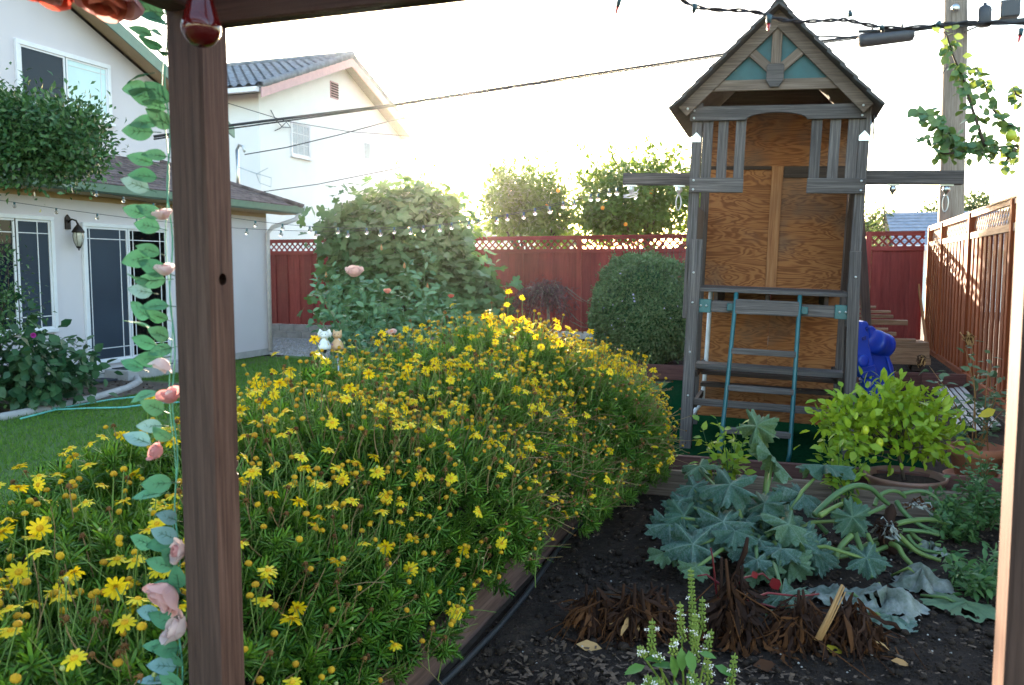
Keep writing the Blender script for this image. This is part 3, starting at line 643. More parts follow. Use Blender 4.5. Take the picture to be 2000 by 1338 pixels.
# wall lantern
L = thing('wall_lantern', 'bronze wall lantern between the window and the sliding door', 'lantern', (HX, 9.20, 2.28))
lx, ly = HX + 0.16, 9.21
m = MB(); m.prism([(HX + .002, 9.13, 2.20), (HX + .002, 9.22, 2.20), (HX + .002, 9.22, 2.36), (HX + .002, 9.175, 2.41), (HX + .002, 9.13, 2.36)], (.025, 0, 0)); m.build('back_plate', 'iron', L, bevel=.004)
m = MB(); m.tube([(HX + .02, 9.175, 2.30), (HX + .08, 9.185, 2.34), (HX + .14, 9.20, 2.32), (lx, ly, 2.27)], 0.013, 7); m.build('arm', 'iron', L)
m = MB(); m.lathe([(.0, .13), (.012, .11), (.02, .09), (.045, .06), (.085, .0), (.085, -.015), (.0, -.015)], (lx, ly, 2.17), 12); m.build('cap', 'iron', L)
m = MB(); m.lathe([(.066, .0), (.070, -.06), (.058, -.13), (.03, -.19), (0, -.20)], (lx, ly, 2.153), 12); gl = m.build('glass', 'lamp_glass', L)
m = MB()
for j in range(6):
    a = j * math.pi / 3; m.tube([(lx + math.cos(a) * r, ly + math.sin(a) * r, 2.153 + h) for r, h in ((.068, .0), (.073, -.06), (.061, -.13), (.032, -.195))], 0.004, 4)
m.lathe([(.034, 0), (.03, -.02), (.008, -.035), (.012, -.05), (0, -.06)], (lx, ly, 1.962), 10); m.build('cage', 'iron', L)

# ------------------------------------------------------------------ neighbour's house behind the fence
NB = thing('neighbour_house', 'white neighbour house with dark tiled gable roof behind the red fence', 'house', (-14, 23, 0))
yc = 23.55; half = 4.15; ez = 6.35; rz = 8.15; nsl = (rz - ez + .0) / 4.65
m = MB(); m.prism([(-14, yc - half, 0), (-14, yc + half, 0), (-14, yc + half, ez - .05), (-14, yc, rz - .12), (-14, yc - half, ez - .05)], (-9, 0, 0)); m.build('wall', 'stucco_cream', NB)
for s_ in (-1, 1):
    m = MB(); e = yc + s_ * (half + .5)
    m.prism([(-13.55, yc, rz), (-13.55, e, ez), (-13.55, e, ez - .05), (-13.55, yc, rz - .05)], (-9.5, 0, 0)); m.build('roof_deck', 'grey_roof', NB)
    m = MB(); m.prism([(-13.53, yc, rz - .02), (-13.53, e, ez - .02), (-13.53, e, ez - .28), (-13.53, yc, rz - .28)], (-.04, 0, 0)); m.build('barge_board', 'pink_trim', NB)
# barrel tiles of the slope that faces the yard
m = MB(); nC = 13; ncol = 32; per = 0.29; seg = 6
for i in range(nC):
    t0, t1 = i / nC, (i + 1) / nC + 0.012
    for c in range(ncol):
        x0 = -13.55 - c * per; vs = []
        for q in range(seg + 1):
            a = q / seg; x = x0 - a * per; b = 0.075 * math.sin(math.pi * min(1, a / 0.7)) if a < 0.7 else -0.012
            for t_, lift in ((t0, 0.045), (t1, 0.012)):
                y = (yc - half - .5) + (half + .5) * t_; vs.append((x, y, ez + (rz - ez) * t_ + lift + b))
        m.add(vs, [(2 * q, 2 * q + 2, 2 * q + 3, 2 * q + 1) for q in range(seg)], None, 0, True)
o = m.build('roof_tiles', 'slate_tile', NB); o['kind'] = 'stuff'
tl = MB(); tl.lathe([(.085, -.21), (.10, .21)], (0, 0, 0), 8, axis=(0, 4.65, rz - ez)); td = tl.data('verge_tile', 'slate_tile')
for s_ in (-1, 1):
    for i in range(13):
        t_ = (i + .5) / 13; y = yc + s_ * (half + .5) * (1 - t_); mt = Matrix.Translation((-13.56, y, ez + (rz - ez) * t_ + .05))
        if s_ > 0: mt = mt @ Matrix.Rotation(math.pi, 4, 'Z')
        link('verge_tile', td, NB, WM[NB.name].inverted() @ mt)
m = MB(); m.tube([(-13.5, yc, rz + .07), (-22.5, yc, rz + .07)], 0.12, 8); m.build('ridge', 'slate_tile', NB)
m = MB(); m.prism([(-13.6, yc - half - .52, ez - .02), (-13.6, yc - half - .66, ez - .02), (-13.6, yc - half - .66, ez - .14), (-13.6, yc - half - .52, ez - .14)], (-9, 0, 0)); m.build('gutter', 'white_trim', NB)
window(NB, 'window', -14, 20.82, 21.8, 4.85, 5.82, 0.05, 'white_trim', [(20.87, 21.75, 'lace_glass')], muntin=[(21.15, 21.165, 4.9, 5.77), (21.46, 21.475, 4.9, 5.77), (20.88, 21.74, 5.2, 5.212), (20.88, 21.74, 5.5, 5.512)])
window(NB, 'window', -14, 24.9, 25.45, 5.2, 5.86, 0.05, 'white_trim', [(24.95, 25.4, 'lace_glass')])
m = MB(); m.box(-14, -13.97, 22.98, 23.42, 6.86, 7.36); vt = m.build('gable_vent', 'pink_trim', NB)
for i in range(6): q = MB(); q.bar((-13.965, 23.0, 6.92 + i * .075), (-13.965, 23.4, 6.92 + i * .075), 0.04, 0.03, (.6, 0, .8)); q.build('slat', 'bark', vt)
m = MB(); m.tube([(-13.98, 19.9, 5.95), (-13.9, 20.0, 5.7), (-13.9, 20.3, 5.55), (-13.9, 20.7, 5.6), (-13.9, 20.5, 5.72), (-13.9, 20.2, 5.5), (-13.9, 19.95, 5.4)], 0.012, 5); m.build('loose_wire', 'cable', NB)
# far roofs
def far_house(label, x0, x1, y0, eave, ridge, mat, wallm):
    t = thing('far_house', label, 'house', ((x0 + x1) / 2, y0, 0))
    m = MB(); m.box(x0 + .4, x1 - .4, y0 + .5, y0 + 8, 0, eave - .02); m.build('wall', wallm, t)
    m = MB(); ns = 10
    for i in range(ns):
        a, b = i / ns, (i + 1) / ns + .01; zz = lambda q: eave + (ridge - eave) * q
        m.add([(x0, y0 + 4.2 * a, zz(a) + .04), (x1, y0 + 4.2 * a, zz(a) + .04), (x1, y0 + 4.2 * b, zz(b)), (x0, y0 + 4.2 * b, zz(b)), (x0, y0 + 4.2 * a, zz(a) - .02), (x1, y0 + 4.2 * a, zz(a) - .02)], [(0, 1, 2, 3), (4, 5, 1, 0)])
    m.add([(x0, y0 + 4.2, ridge), (x1, y0 + 4.2, ridge), (x1, y0 + 8.4, eave), (x0, y0 + 8.4, eave)], [(0, 1, 2, 3)]); m.build('roof', mat, t)
    m = MB(); m.box(x0, x1, y0 - .03, y0 - .004, eave - .2, eave + .02); m.build('fascia', 'white_trim', t)
    return t
p = GY(1745, 452, 36); far_house('far house with a blue-grey tiled roof right of the playhouse', p[0], p[0] + 9, 36, 2.55, 4.05, 'blue_tile', 'stucco_cream')
p = GY(925, 458, 32); far_house('far house with a plain grey roof between the fig and orange trees', p[0] - 3, GY(1040, 458, 32)[0], 32, 2.75, 3.75, 'grey_roof', 'white_trim')

# ------------------------------------------------------------------ playhouse
PB = GZ(1322, 874, 0.0)
PH = thing('playhouse', 'weathered wooden playhouse tower with peaked roof and teal ladder', 'playhouse', PB, (0, 0.035, R_(2.0)))
def pp(name, mat, fn, bevel=0.004, parent=None):
    m = MB(); fn(m); return m.build(name, mat, parent or PH, world=False, bevel=bevel)
def pbox(name, mat, a0, a1, n0, n1, z0, z1, bevel=0.004, parent=None):
    return pp(name, mat, lambda m: m.box(a0, a1, n0, n1, z0, z1), bevel, parent)
BK = 1.2
def bolt(a, z, n=-0.004, parent=None):
    m = MB(); m.lathe([(.011, -.002), (.011, .005), (.006, .009), (0, .009)], (a, n, z), 8, axis=(0, -1, 0)); m.build('bolt', 'steel', parent or PH, world=False)
pbox('post', 'grey_wood', -0.015, 0.072, 0.0, 0.088, 1.2, 3.12); pbox('post', 'grey_wood', 1.378, 1.462, 0.0, 0.088, 1.2, 3.12)
pbox('rear_post', 'grey_wood', -0.015, 0.072, BK, BK + .088, 0.0, 3.12); pbox('rear_post', 'grey_wood', 1.395, 1.478, BK, BK + .088, 0.0, 3.12)
pp('leg', 'grey_wood', lambda m: m.bar((0.075, -0.028, 0.0), (0.080, -0.02, 1.92), 0.105, 0.04, (0, 1, 0))); pp('leg', 'grey_wood', lambda m: m.bar((1.475, -0.028, 0.02), (1.415, -0.02, 1.85), 0.095, 0.04, (0, 1, 0)))
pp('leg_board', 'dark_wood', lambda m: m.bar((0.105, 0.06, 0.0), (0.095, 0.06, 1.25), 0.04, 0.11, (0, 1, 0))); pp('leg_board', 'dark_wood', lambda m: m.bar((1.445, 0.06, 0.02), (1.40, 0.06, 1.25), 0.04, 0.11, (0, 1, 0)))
for a, z in ((.07, 1.62), (.075, 1.35), (.075, .9), (.08, .5), (1.43, 1.63), (1.455, .62)): bolt(a, z, -.042)
# deck, beams
for i in range(9): pbox('deck_board', 'grey_wood', 0.08, 1.385, 0.0 + i * .137, 0.13 + i * .137, 1.452, 1.487)
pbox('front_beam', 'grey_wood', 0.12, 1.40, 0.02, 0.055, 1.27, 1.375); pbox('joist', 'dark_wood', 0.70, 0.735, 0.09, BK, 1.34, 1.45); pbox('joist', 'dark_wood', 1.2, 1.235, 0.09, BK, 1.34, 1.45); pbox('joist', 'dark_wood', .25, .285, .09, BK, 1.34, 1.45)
for a0, a1 in ((0.105, 0.235), (1.285, 1.41)):
    b = pbox('corner_bracket', 'teal_metal', a0, a1, -.002, .018, 1.262, 1.385)
    for da in (.04, .09): bolt(a0 + da, 1.325, -.004, b)
# top rail with an arched notch
def arch(m):
    lo, hi, n = 2.962, 3.085, 10; top = [(-.035, hi), (1.425, hi), (1.425, lo), (0.955, lo)]
    for i in range(1, n): a = math.pi * i / n; top.append((0.70 + 0.255 * math.cos(a), lo + 0.062 * math.sin(a)))
    top += [(0.445, lo), (-.035, lo)]; m.prism([(a, -.035, z) for a, z in top], (0, .035, 0))
pp('top_rail', 'grey_wood', arch, 0.003)
for a, z in ((.0, 3.05), (.0, 2.985), (1.39, 3.05), (1.39, 2.985)): bolt(a, z, -.036)
pbox('sill_board', 'grey_wood', -.012, .455, -.035, -.001, 2.335, 2.465); pbox('sill_board', 'grey_wood', .985, 1.45, -.035, -.001, 2.335, 2.465)
for a, z in ((.025, 2.44), (.025, 2.36), (1.42, 2.44), (1.42, 2.36)): bolt(a, z, -.036)
for a in (.082, .215, .365, .995, 1.145, 1.29): pbox('baluster', 'grey_wood', a - .002, a + .086, -.001 if a in (.082, 1.29) else .002, .03, 2.45, 2.968)
for a in (.025, 1.42):
    b = pp('hinge_plate', 'steel', lambda m: m.prism([(a - .042, -.003, 2.78), (a + .042, -.003, 2.78), (a + .042, -.003, 2.82), (a, -.003, 2.865), (a - .042, -.003, 2.82)], (0, -.006, 0)), 0)
b = pp('hinge_plate', 'steel', lambda m: m.prism([(.13, BK - .004, 2.66), (.21, BK - .004, 2.66), (.21, BK - .004, 2.70), (.17, BK - .004, 2.745), (.13, BK - .004, 2.70)], (0, -.006, 0)), 0)
# plywood back wall
def pw(nm, a0, a1, z0, z1, n0=BK - .03):
    m = MB(); zc = (z0 + z1) / 2; m.bar((a0, n0 + .006, zc), (a1, n0 + .006, zc), .012, z1 - z0, (0, 0, 1)); return m.build(nm, 'plywood', PH, world=False)
pw('plywood_sheet', .073, .700, 1.49, 2.70); pw('plywood_sheet', .76, 1.394, 1.49, 2.70); pw('plywood_sheet', .073, 1.394, 2.66, 3.30, BK - .012); pw('plywood_sheet', .073, .738, 0.12, 1.45); pw('plywood_sheet', .740, 1.394, 0.12, 1.45)
pbox('batten', 'pine', .674, .784, BK - .055, BK - .031, 1.49, 2.70); pbox('back_beam', 'dark_wood', .79, 1.395, BK - .050, BK - .031, 2.585, 2.70); pbox('back_beam', 'dark_wood', .07, .668, BK - .050, BK - .031, 2.665, 2.70)
# side slats
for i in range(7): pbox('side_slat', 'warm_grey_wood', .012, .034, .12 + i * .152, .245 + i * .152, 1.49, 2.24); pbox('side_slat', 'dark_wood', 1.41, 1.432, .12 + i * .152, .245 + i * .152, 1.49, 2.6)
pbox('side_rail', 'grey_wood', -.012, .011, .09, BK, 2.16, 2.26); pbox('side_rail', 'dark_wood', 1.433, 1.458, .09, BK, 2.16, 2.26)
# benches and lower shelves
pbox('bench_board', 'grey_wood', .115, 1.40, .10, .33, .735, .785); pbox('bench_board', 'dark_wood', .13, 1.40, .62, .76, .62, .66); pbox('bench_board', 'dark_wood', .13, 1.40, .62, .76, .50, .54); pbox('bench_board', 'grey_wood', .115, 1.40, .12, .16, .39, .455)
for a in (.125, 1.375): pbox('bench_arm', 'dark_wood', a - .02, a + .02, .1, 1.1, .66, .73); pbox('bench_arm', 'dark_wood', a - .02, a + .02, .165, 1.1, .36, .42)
pp('drain_pipe', 'white_pipe', lambda m: m.tube([(.16, .95, 1.44), (.15, .95, .7), (.135, .94, .3), (.08, .9, .22), (.02, .8, .10)], 0.022, 8), 0)
# ladder
LT = []
for a0, a1 in ((.452, .410), (.99, .985)):
    o = pp('ladder_rail', 'teal_metal', lambda m: m.tube([(a0, .02, 1.435), (a0, -.03, 1.445), (a0, -.055, 1.39), (a0 + (a1 - a0) * .5, -.20, .70), (a1, -.33, .12), (a1 - .01, -.36, 0.045)], 0.019, 8), 0)
    pbox('ladder_bracket', 'teal_metal', a0 - .075 if a0 < .7 else a0 + .02, a0 - .02 if a0 < .7 else a0 + .075, -.012, .019, 1.29, 1.355)
for z, h in ((1.335, .13), (.945, .05), (.625, .05), (.26, .05)):
    n0 = -.055 - (1.39 - z) * .21; pbox('rung', 'grey_wood', .455 - (1.39 - z) * .02, .985, n0 - .03, n0 + .03 if h < .1 else n0 + .01, z - h / 2, z + h / 2)
# roof
CX, AZ, SP = 0.668, 3.905, 0.868
def rslope(s_):
    for i in range(8):
        t0, t1 = i / 8, (i + 1) / 8 + .025
        a = lambda t_: CX + s_ * SP * (1 - t_); z = lambda t_: AZ - SP * (1 - t_)
        m = MB(); e = .011
        q = [(a(t0) + s_ * e, z(t0) + e), (a(t1) + s_ * e * .2, z(t1) + e * .2), (a(t1) - s_ * .016, z(t1) - .016), (a(t0) - s_ * .004, z(t0) - .004)]
        m.prism([(x, -.22, y) for x, y in q], (0, 1.75, 0)); m.build('roof_board', 'tarp', PH, world=False, bevel=.003)
rslope(-1); rslope(1)
pp('ridge_cap', 'tarp', lambda m: m.prism([(CX - .07, -.225, AZ - .045), (CX - .012, -.225, AZ + .03), (CX + .012, -.225, AZ + .03), (CX + .07, -.225, AZ - .045), (CX, -.225, AZ + .005)], (0, 1.76, 0)), .002)
for s_ in (-1, 1):
    e = .80
    pp('gable_rafter', 'warm_grey_wood', lambda m: m.prism([(CX, -.10, AZ - .035), (CX + s_ * e, -.10, AZ - .035 - e), (CX + s_ * (e - .075), -.10, AZ - .11 - e), (CX, -.10, AZ - .185)], (0, .04, 0)), .003)
    pp('rafter', 'dark_wood', lambda m: m.prism([(CX, 1.3, AZ - .035), (CX + s_ * e, 1.3, AZ - .035 - e), (CX + s_ * (e - .07), 1.3, AZ - .105 - e), (CX, 1.3, AZ - .175)], (0, .04, 0)), 0)
    pp('gable_brace', 'warm_grey_wood', lambda m: m.bar((CX + s_ * .045, -.07, 3.385), (CX + s_ * .235, -.07, 3.555), .075, .03, (0, 1, 0)), .003)
    bolt(CX + s_ * .72, AZ - .85, -.102)
gp_ = [(CX - .53, 3.30), (CX + .53, 3.30), (CX, AZ - .10)]
pp('gable_panel', 'teal_paint', lambda m: m.prism([(a, -.045, z) for a, z in gp_], (0, .012, 0)), 0)
pbox('collar_board', 'warm_grey_wood', CX - .545, CX + .56, -.075, -.046, 3.205, 3.297); pbox('king_post', 'warm_grey_wood', CX - .042, CX + .042, -.077, -.046, 3.425, AZ - .14)
pp('plaque', 'grey_wood', lambda m: m.prism([(CX - .07 + .01, -.105, 3.42), (CX + .07 - .01, -.105, 3.42), (CX + .072, -.105, 3.40), (CX + .072, -.105, 3.28), (CX + .035, -.105, 3.225), (CX - .035, -.105, 3.225), (CX - .072, -.105, 3.28), (CX - .072, -.105, 3.40)], (0, .026, 0)), .004)
pp('rear_gable', 'dark_wood', lambda m: m.prism([(-.1, BK + .10, 3.10), (1.44, BK + .10, 3.10), (CX, BK + .10, AZ - .05)], (0, .015, 0)), 0)
# swing beam stubs with hangers
pbox('swing_beam', 'grey_wood', -.655, -.02, .20, .29, 2.42, 2.53); pbox('swing_beam', 'grey_wood', 1.466, 2.24, .20, .29, 2.44, 2.555)
def hanger(a, z, ring, mat='steel'):
    m = MB(); m.box(a - .05, a + .05, .215, .275, z - .012, z); m.lathe([(.02, 0), (.03, -.02), (.03, -.04), (.012, -.06), (.012, -.08)], (a, .245, z - .012), 10)
    if ring:
        pts = [(a + .024 * math.sin(t_), .245, z - .16 + .07 * math.cos(t_)) for t_ in np.linspace(0, 2 * math.pi, 14)]; m.tube(pts, .006, 5, cap=False)
    m.build('swing_hanger', mat, PH, world=False)
hanger(-.58, 2.42, False); hanger(-.13, 2.42, True); hanger(1.70, 2.44, False); hanger(2.12, 2.44, True)
pp('rope_coil', 'white_pipe', lambda m: m.tube([(-.58 + .07 * math.cos(q * .9) , .245 + .03 * math.sin(q * 1.7), 2.38 - .05 * abs(math.sin(q * .5)) - q * .003) for q in range(16)], .006, 4), 0)
# wind chime hanging at the right eave
W = thing('wind_chime', 'small hanging wind chime under the right eave of the playhouse', 'wind chime', D(1708, 245, 7.35))
w0 = D(1708, 205, 7.35)
m = MB(); m.tube([w0, w0 - [0, 0, .09]], .003, 4); m.build('cord', 'cable', W)
for i in range(4):
    q = w0 + np.array([math.cos(i * 1.57) * .025, math.sin(i * 1.57) * .025, -.09]); m = MB(); m.tube([q, q - [0, 0, .12 + .03 * i]], .006, 6); m.build('tube', 'steel', W)
# leaning dark board right of the tower
m = MB(); m.bar(D(1693, 640, 8.7), D(1678, 410, 8.9), .09, .03, FW); tag(m.build('leaning_plank', 'dark_wood'), 'dark plank standing behind the right leg of the playhouse', 'plank')

# ------------------------------------------------------------------ blue plastic toy behind the playhouse
T = thing('plastic_toy', 'bright blue moulded plastic toy panel leaning beside the playhouse', 'toy', GZ(1712, 838, 0))
q = lambda x, y, d: D(1640 + x / 5.145, 600 + y / 5.145, d)
def slab(name, pts, d, th, mat, bev=.012):
    m = MB(); m.prism([q(x, y, d) for x, y in pts], unit(FW * [1, 1, 0]) * th); return m.build(name, mat, T, bevel=bev)
slab('front_panel', [(178, 150), (212, 138), (226, 155), (246, 138), (286, 150), (300, 200), (262, 215), (290, 268), (300, 380), (322, 470), (345, 560), (372, 630), (372, 688), (228, 724), (190, 640), (160, 560)], 8.35, .16, 'blue_plastic')
slab('front_foot', [(232, 726), (368, 692), (400, 860), (420, 960), (430, 1080), (340, 1150), (300, 960)], 8.38, .12, 'blue_plastic')
slab('body', [(292, 195), (330, 185), (400, 250), (440, 330), (455, 440), (505, 470), (510, 520), (545, 600), (560, 720), (605, 800), (630, 900), (640, 1120), (430, 1130), (330, 560), (300, 400)], 8.62, .30, 'blue_plastic')
c = q(345, 345, 8.60); ax = unit(RT * .75 + UP * -.25 + FW * .55); m = MB(); m.lathe([(0, -.02), (.10, -.02), (.125, .0), (.13, .04), (.128, .16), (.134, .165), (.134, .185), (.118, .19), (.108, .17), (.10, .06), (0, .05)], c, 24, axis=ax); m.build('barrel', 'blue_plastic', T)
for (xa, ya, xb, yb) in ((330, 560, 420, 900), (470, 500, 560, 860)): m = MB(); m.tube([q(xa, ya, 8.60), q((xa + xb) / 2 + 8, (ya + yb) / 2, 8.59), q(xb, yb, 8.60)], .012, 6); m.build('seam', 'blue_plastic', T)
m = MB(); m.lathe([(.0, 0), (.055, 0), (.055, -.012), (.03, -.016), (0, -.016)], q(235, 540, 8.345), 18, axis=unit(FW), sx=1.0, sy=1.25); m.build('emblem', 'blue_plastic', T)
m = MB(); m.lathe([(.0, 0), (.016, 0), (.016, -.01), (0, -.01)], q(300, 775, 8.375), 14, axis=unit(FW), sx=1.0, sy=1.9); m.build('badge', 'sticker', T)
for yy in (620, 668): m = MB(); m.bar(q(205, yy, 8.34), q(355, yy - 32, 8.34), .02, .012, UP); m.build('ridge', 'blue_plastic', T)
slab('notch', [(222, 305), (268, 285), (272, 325), (230, 335)], 8.342, .02, 'blue_plastic_dark', .003)  # dark raised patch, the shade of a recess put into its colour

# ------------------------------------------------------------------ lumber, leaning board, slats
def plank(a, b, wd, th, label, mat='lumber', name='plank', group='planks stacked by the red fence', up=(0, 0, 1)):
    m = MB(); m.bar(a, b, wd, th, up); tag(m.build(name, mat, bevel=.003), label, 'plank', group)
zz = .20
LS = [(.62, 1.62, .05), (.66, 1.60, .11), (.6, 1.62, .11), (.62, 1.6, .05)]
z = .19
m = MB(); m.box(.72, .82, 13.3, 14.6, z, z + .09); tag(m.build('bearer', 'dark_wood'), 'dark bearer block under the left of the lumber stack', 'beam'); m = MB(); m.box(1.4, 1.52, 13.3, 14.6, z, z + .09); tag(m.build('bearer', 'dark_wood'), 'dark bearer block under the right of the lumber stack', 'beam'); z += .092
for x0, x1, h in [(.55, 1.64, .10), (.56, 1.62, .14), (.58, 1.61, .075)]:
    _lv = {.10: 'bottom', .14: 'middle', .075: 'top'}[h]
    for r in range(2): plank((x0 + .02 * r, 13.35 + r * .22, z + h / 2), (x1 - .03 * r, 13.36 + r * .22, z + h / 2), .2, h, ('front' if r == 0 else 'rear') + ' thick weathered plank in the ' + _lv + ' layer of the lumber stack')
    z += h + .002
for _i, (x0, x1, dy, h) in enumerate([(.45, 1.45, 0, .035), (.40, 1.2, .1, .05), (.42, 1.08, .0, .03), (.30, 1.36, .25, .07), (.35, 1.16, .2, .04), (.33, 1.12, .15, .03), (.3, .92, .2, .03)]):
    plank((x0 - .6, 13.5 + dy, z + h / 2), (x1, 13.42 + dy, z + h / 2), .16, h, ('lowest', 'second lowest', 'third lowest', 'thickest middle', 'third highest', 'second highest', 'topmost')[_i] + ' loose board on top of the lumber stack', group='loose boards on the lumber stack'); z += h + .035
plank(GX(1812, 702, 1.90) + [0, -.1, 0], GX(1797, 535, 1.93) + [-.05, .0, 0], .10, .03, 'tall tan board leaning in the corner against the cedar fence', 'pine', 'leaning_board', None, (1, 0, 0))
for i in range(6):
    a = GZ(1822 + i * 9, 752 - i * 1.5, .05 + .012 * (i % 3)); b = GZ(1885 + i * 13, 846 - i * 3, .04 + .012 * (i % 3)); plank(a, b, .05, .012, ('leftmost', 'second', 'third', 'fourth', 'fifth', 'rightmost')[i] + ' pale grey slat on the soil by the cedar fence, counted from the left', 'pale_slat', 'slat', 'pale slats lying by the cedar fence')

# ------------------------------------------------------------------ trees and shrubs
LF = {
 'oval': [leaf_simple(1, .5, .15, .12), leaf_simple(1, .55, .05, .25), leaf_simple(1, .45, .25, .05)],
 'oval_small': [leaf_simple(1, .55, .1, .1, seg=2), leaf_simple(1, .5, .2, .2, seg=2)],
 'round': [leaf_simple(1, .75, .1, .1), leaf_simple(1, .8, .05, .25)],
 'narrow': [leaf_simple(1, .22, .1, .35), leaf_simple(1, .18, .1, .15)],
 'fig': [leaf_lobed([(0, 1.0), (14, .86), (26, .52), (42, .80), (58, .92), (72, .78), (84, .50), (102, .66), (125, .72), (150, .50), (170, .30)], 1, 1, .15), leaf_lobed([(0, .95), (18, .8), (30, .55), (48, .85), (64, .85), (80, .5), (105, .68), (135, .62), (165, .30)], 1, 1.05, .05, droop=.3)],
}
def ell(x, y, d, rx, ry, rd=None):
    """a crown lobe: centre, half-width, half-height and half-depth in metres"""
    return (D(x, y, d), rx * d / FPX, ry * d / FPX, (rd if rd else rx * d / FPX))
def crown_pts(lobes, nclump, per, sig, shell=0.55, bottom=-9, flat=None):
    P = []; O = []; vol = np.array([l[1] * l[2] * l[3] for l in lobes]) ** .67; vol /= vol.sum(); cl = []
    fh = unit(FW * [1, 1, 0])
    for l, v in zip(lobes, vol):
        for _ in range(max(1, int(round(nclump * v)))):
            u = rdir(1)[0]; r = RNG.uniform(shell, 1.0) ** .6
            off = RT * u[0] * l[1] * r + fh * u[1] * l[3] * r + np.array([0, 0, 1]) * u[2] * l[2] * r
            c = l[0] + off; cl.append(c); s_ = sig * RNG.uniform(.6, 1.35); k = int(per * RNG.uniform(.6, 1.4))
            q = c + RNG.normal(size=(k, 3)) * s_; P.append(q); O.append(q - l[0] + RNG.normal(size=(k, 3)) * .25 * l[1])
    P = np.concatenate(P); O = np.concatenate(O); ok = P[:, 2] > bottom
    return P[ok], O[ok], cl
def tree(name, label, cat, base, lobes, nclump, per, sig, protos, size, mat, nparts=0, trunk=.08, part='leaf', rest='foliage', group=None, down=.35, limbs=14, shell=.55, bottom=-9, bark='bark', upd=.0, fork_at=None):
    t = thing(name, label, cat, base, group=group)
    P, O, cl = crown_pts(lobes, nclump, per, sig, shell, bottom)
    n = len(P); dr = O / np.linalg.norm(O, axis=1, keepdims=True) + RNG.normal(size=(n, 3)) * .6; dr[:, 2] += upd - down
    nr = O / np.linalg.norm(O, axis=1, keepdims=True) + RNG.normal(size=(n, 3)) * .45 + [0, 0, .8]
    foliage(t, part, rest, protos, P, dr, nr, RNG.uniform(size[0], size[1], n), [mat], nparts)
    m = MB(); b = np.asarray(base, float); c0 = np.mean([l[0] for l in lobes], axis=0); fork = b + (c0 - b) * .45 + [0, 0, .02] if fork_at is None else np.asarray(fork_at)
    m.tube([b - [0, 0, .05], b + (fork - b) * .5 + RNG.normal(size=3) * .04 * trunk / .08, fork], [trunk, trunk * .8, trunk * .7], 8)
    for i in RNG.choice(len(cl), min(limbs, len(cl)), replace=False):
        e = cl[i]; mid = fork + (e - fork) * .5 + RNG.normal(size=3) * .08; m.tube([fork, mid, e], [trunk * .55, trunk * .3, trunk * .1], 5)
    m.build('trunk', bark, t); return t, cl
LO = LF['oval']
# fig tree in front of the red fence
fb = D(800, 560, 14.8); fb[2] = 0.15
tree('fig_tree', 'large bushy fig tree with broad lobed leaves before the red fence', 'tree', fb,
     [ell(790, 475, 14.8, 125, 100, 1.0), ell(682, 455, 14.6, 52, 52, .5), ell(890, 565, 14.7, 68, 85, .6), ell(780, 575, 14.4, 130, 85, .8), ell(795, 400, 15, 60, 35, .5), ell(700, 560, 14.4, 50, 70, .5), ell(930, 600, 14.5, 40, 50, .4)],
     380, 17, .17, LF['fig'], (.10, .20), 'fig_leaf', 300, .09, down=.6, bottom=.2)
# citrus trees beyond the fence
def orange_tree(label, base, lobes, shoots, fruits, nc=330):
    t, cl = tree('orange_tree', label, 'tree', base, lobes, nc, 24, .16, LO, (.10, .18), 'citrus_leaf', 60, .10, group='orange trees beyond the red fence', down=.1, bottom=1.2, shell=.35)
    P = []; Dr = []
    m = MB()
    for x, y, d, x2, y2 in shoots:
        a, b = D(x, y, d), D(x2, y2, d); m.tube([a, (a + b) / 2 + RNG.normal(size=3) * .04, b], [.02, .012, .004], 5)
        for s_ in np.linspace(0.1, 1, 26):
            for r in range(2): P.append(a + (b - a) * s_ + RNG.normal(size=3) * .05); Dr.append(unit(b - a) * .8 + RNG.normal(size=3) * .6)
    m.build('shoot', 'bark', t); P = np.array(P); foliage(t, 'leaf', 'shoot_leaves', LO, P, np.array(Dr), rdir(len(P), .6), RNG.uniform(.09, .15, len(P)), ['citrus_leaf'])
    for x, y, d in fruits: q = MB(); q.lathe([(0, -.045), (.03, -.036), (.046, 0), (.032, .035), (0, .045)], D(x, y, d), 10); q.build('orange', 'orange_fruit', t)
b1 = GY(1030, 450, 19.6); b1[2] = 0; b2 = GY(1235, 450, 19.4); b2[2] = 0
d1 = depth(GY(1030, 400, 19.6)); d2 = depth(GY(1235, 400, 19.4))
orange_tree('orange tree beyond the fence above the laceleaf maple', b1, [ell(1035, 385, d1, 70, 55), ell(985, 400, d1, 40, 60, .7), ell(1070, 430, d1, 50, 55, .7)],
            [(990, 370, d1, 962, 318), (1040, 350, d1, 1030, 308), (1060, 350, d1, 1085, 335)], [(1068, 402, d1 - .6)])
orange_tree('taller orange tree beyond the fence left of the playhouse', b2, [ell(1240, 385, d2, 100, 65), ell(1180, 400, d2, 55, 65, .8), ell(1290, 370, d2, 60, 70, .8), ell(1225, 430, d2, 110, 40, .9), ell(1386, 368, d2, 60, 88, .8), ell(1396, 425, d2, 52, 55, .7)],
            [(1180, 350, d2, 1135, 288), (1215, 340, d2, 1190, 285), (1265, 340, d2, 1270, 268), (1300, 320, d2, 1335, 282), (1150, 380, d2, 1130, 335)], [(1177, 406, d2 - 1.0), (1272, 375, d2 - 1.0), (1222, 438, d2 - 1.0), (1090, 372, d2 - .4)], 520)
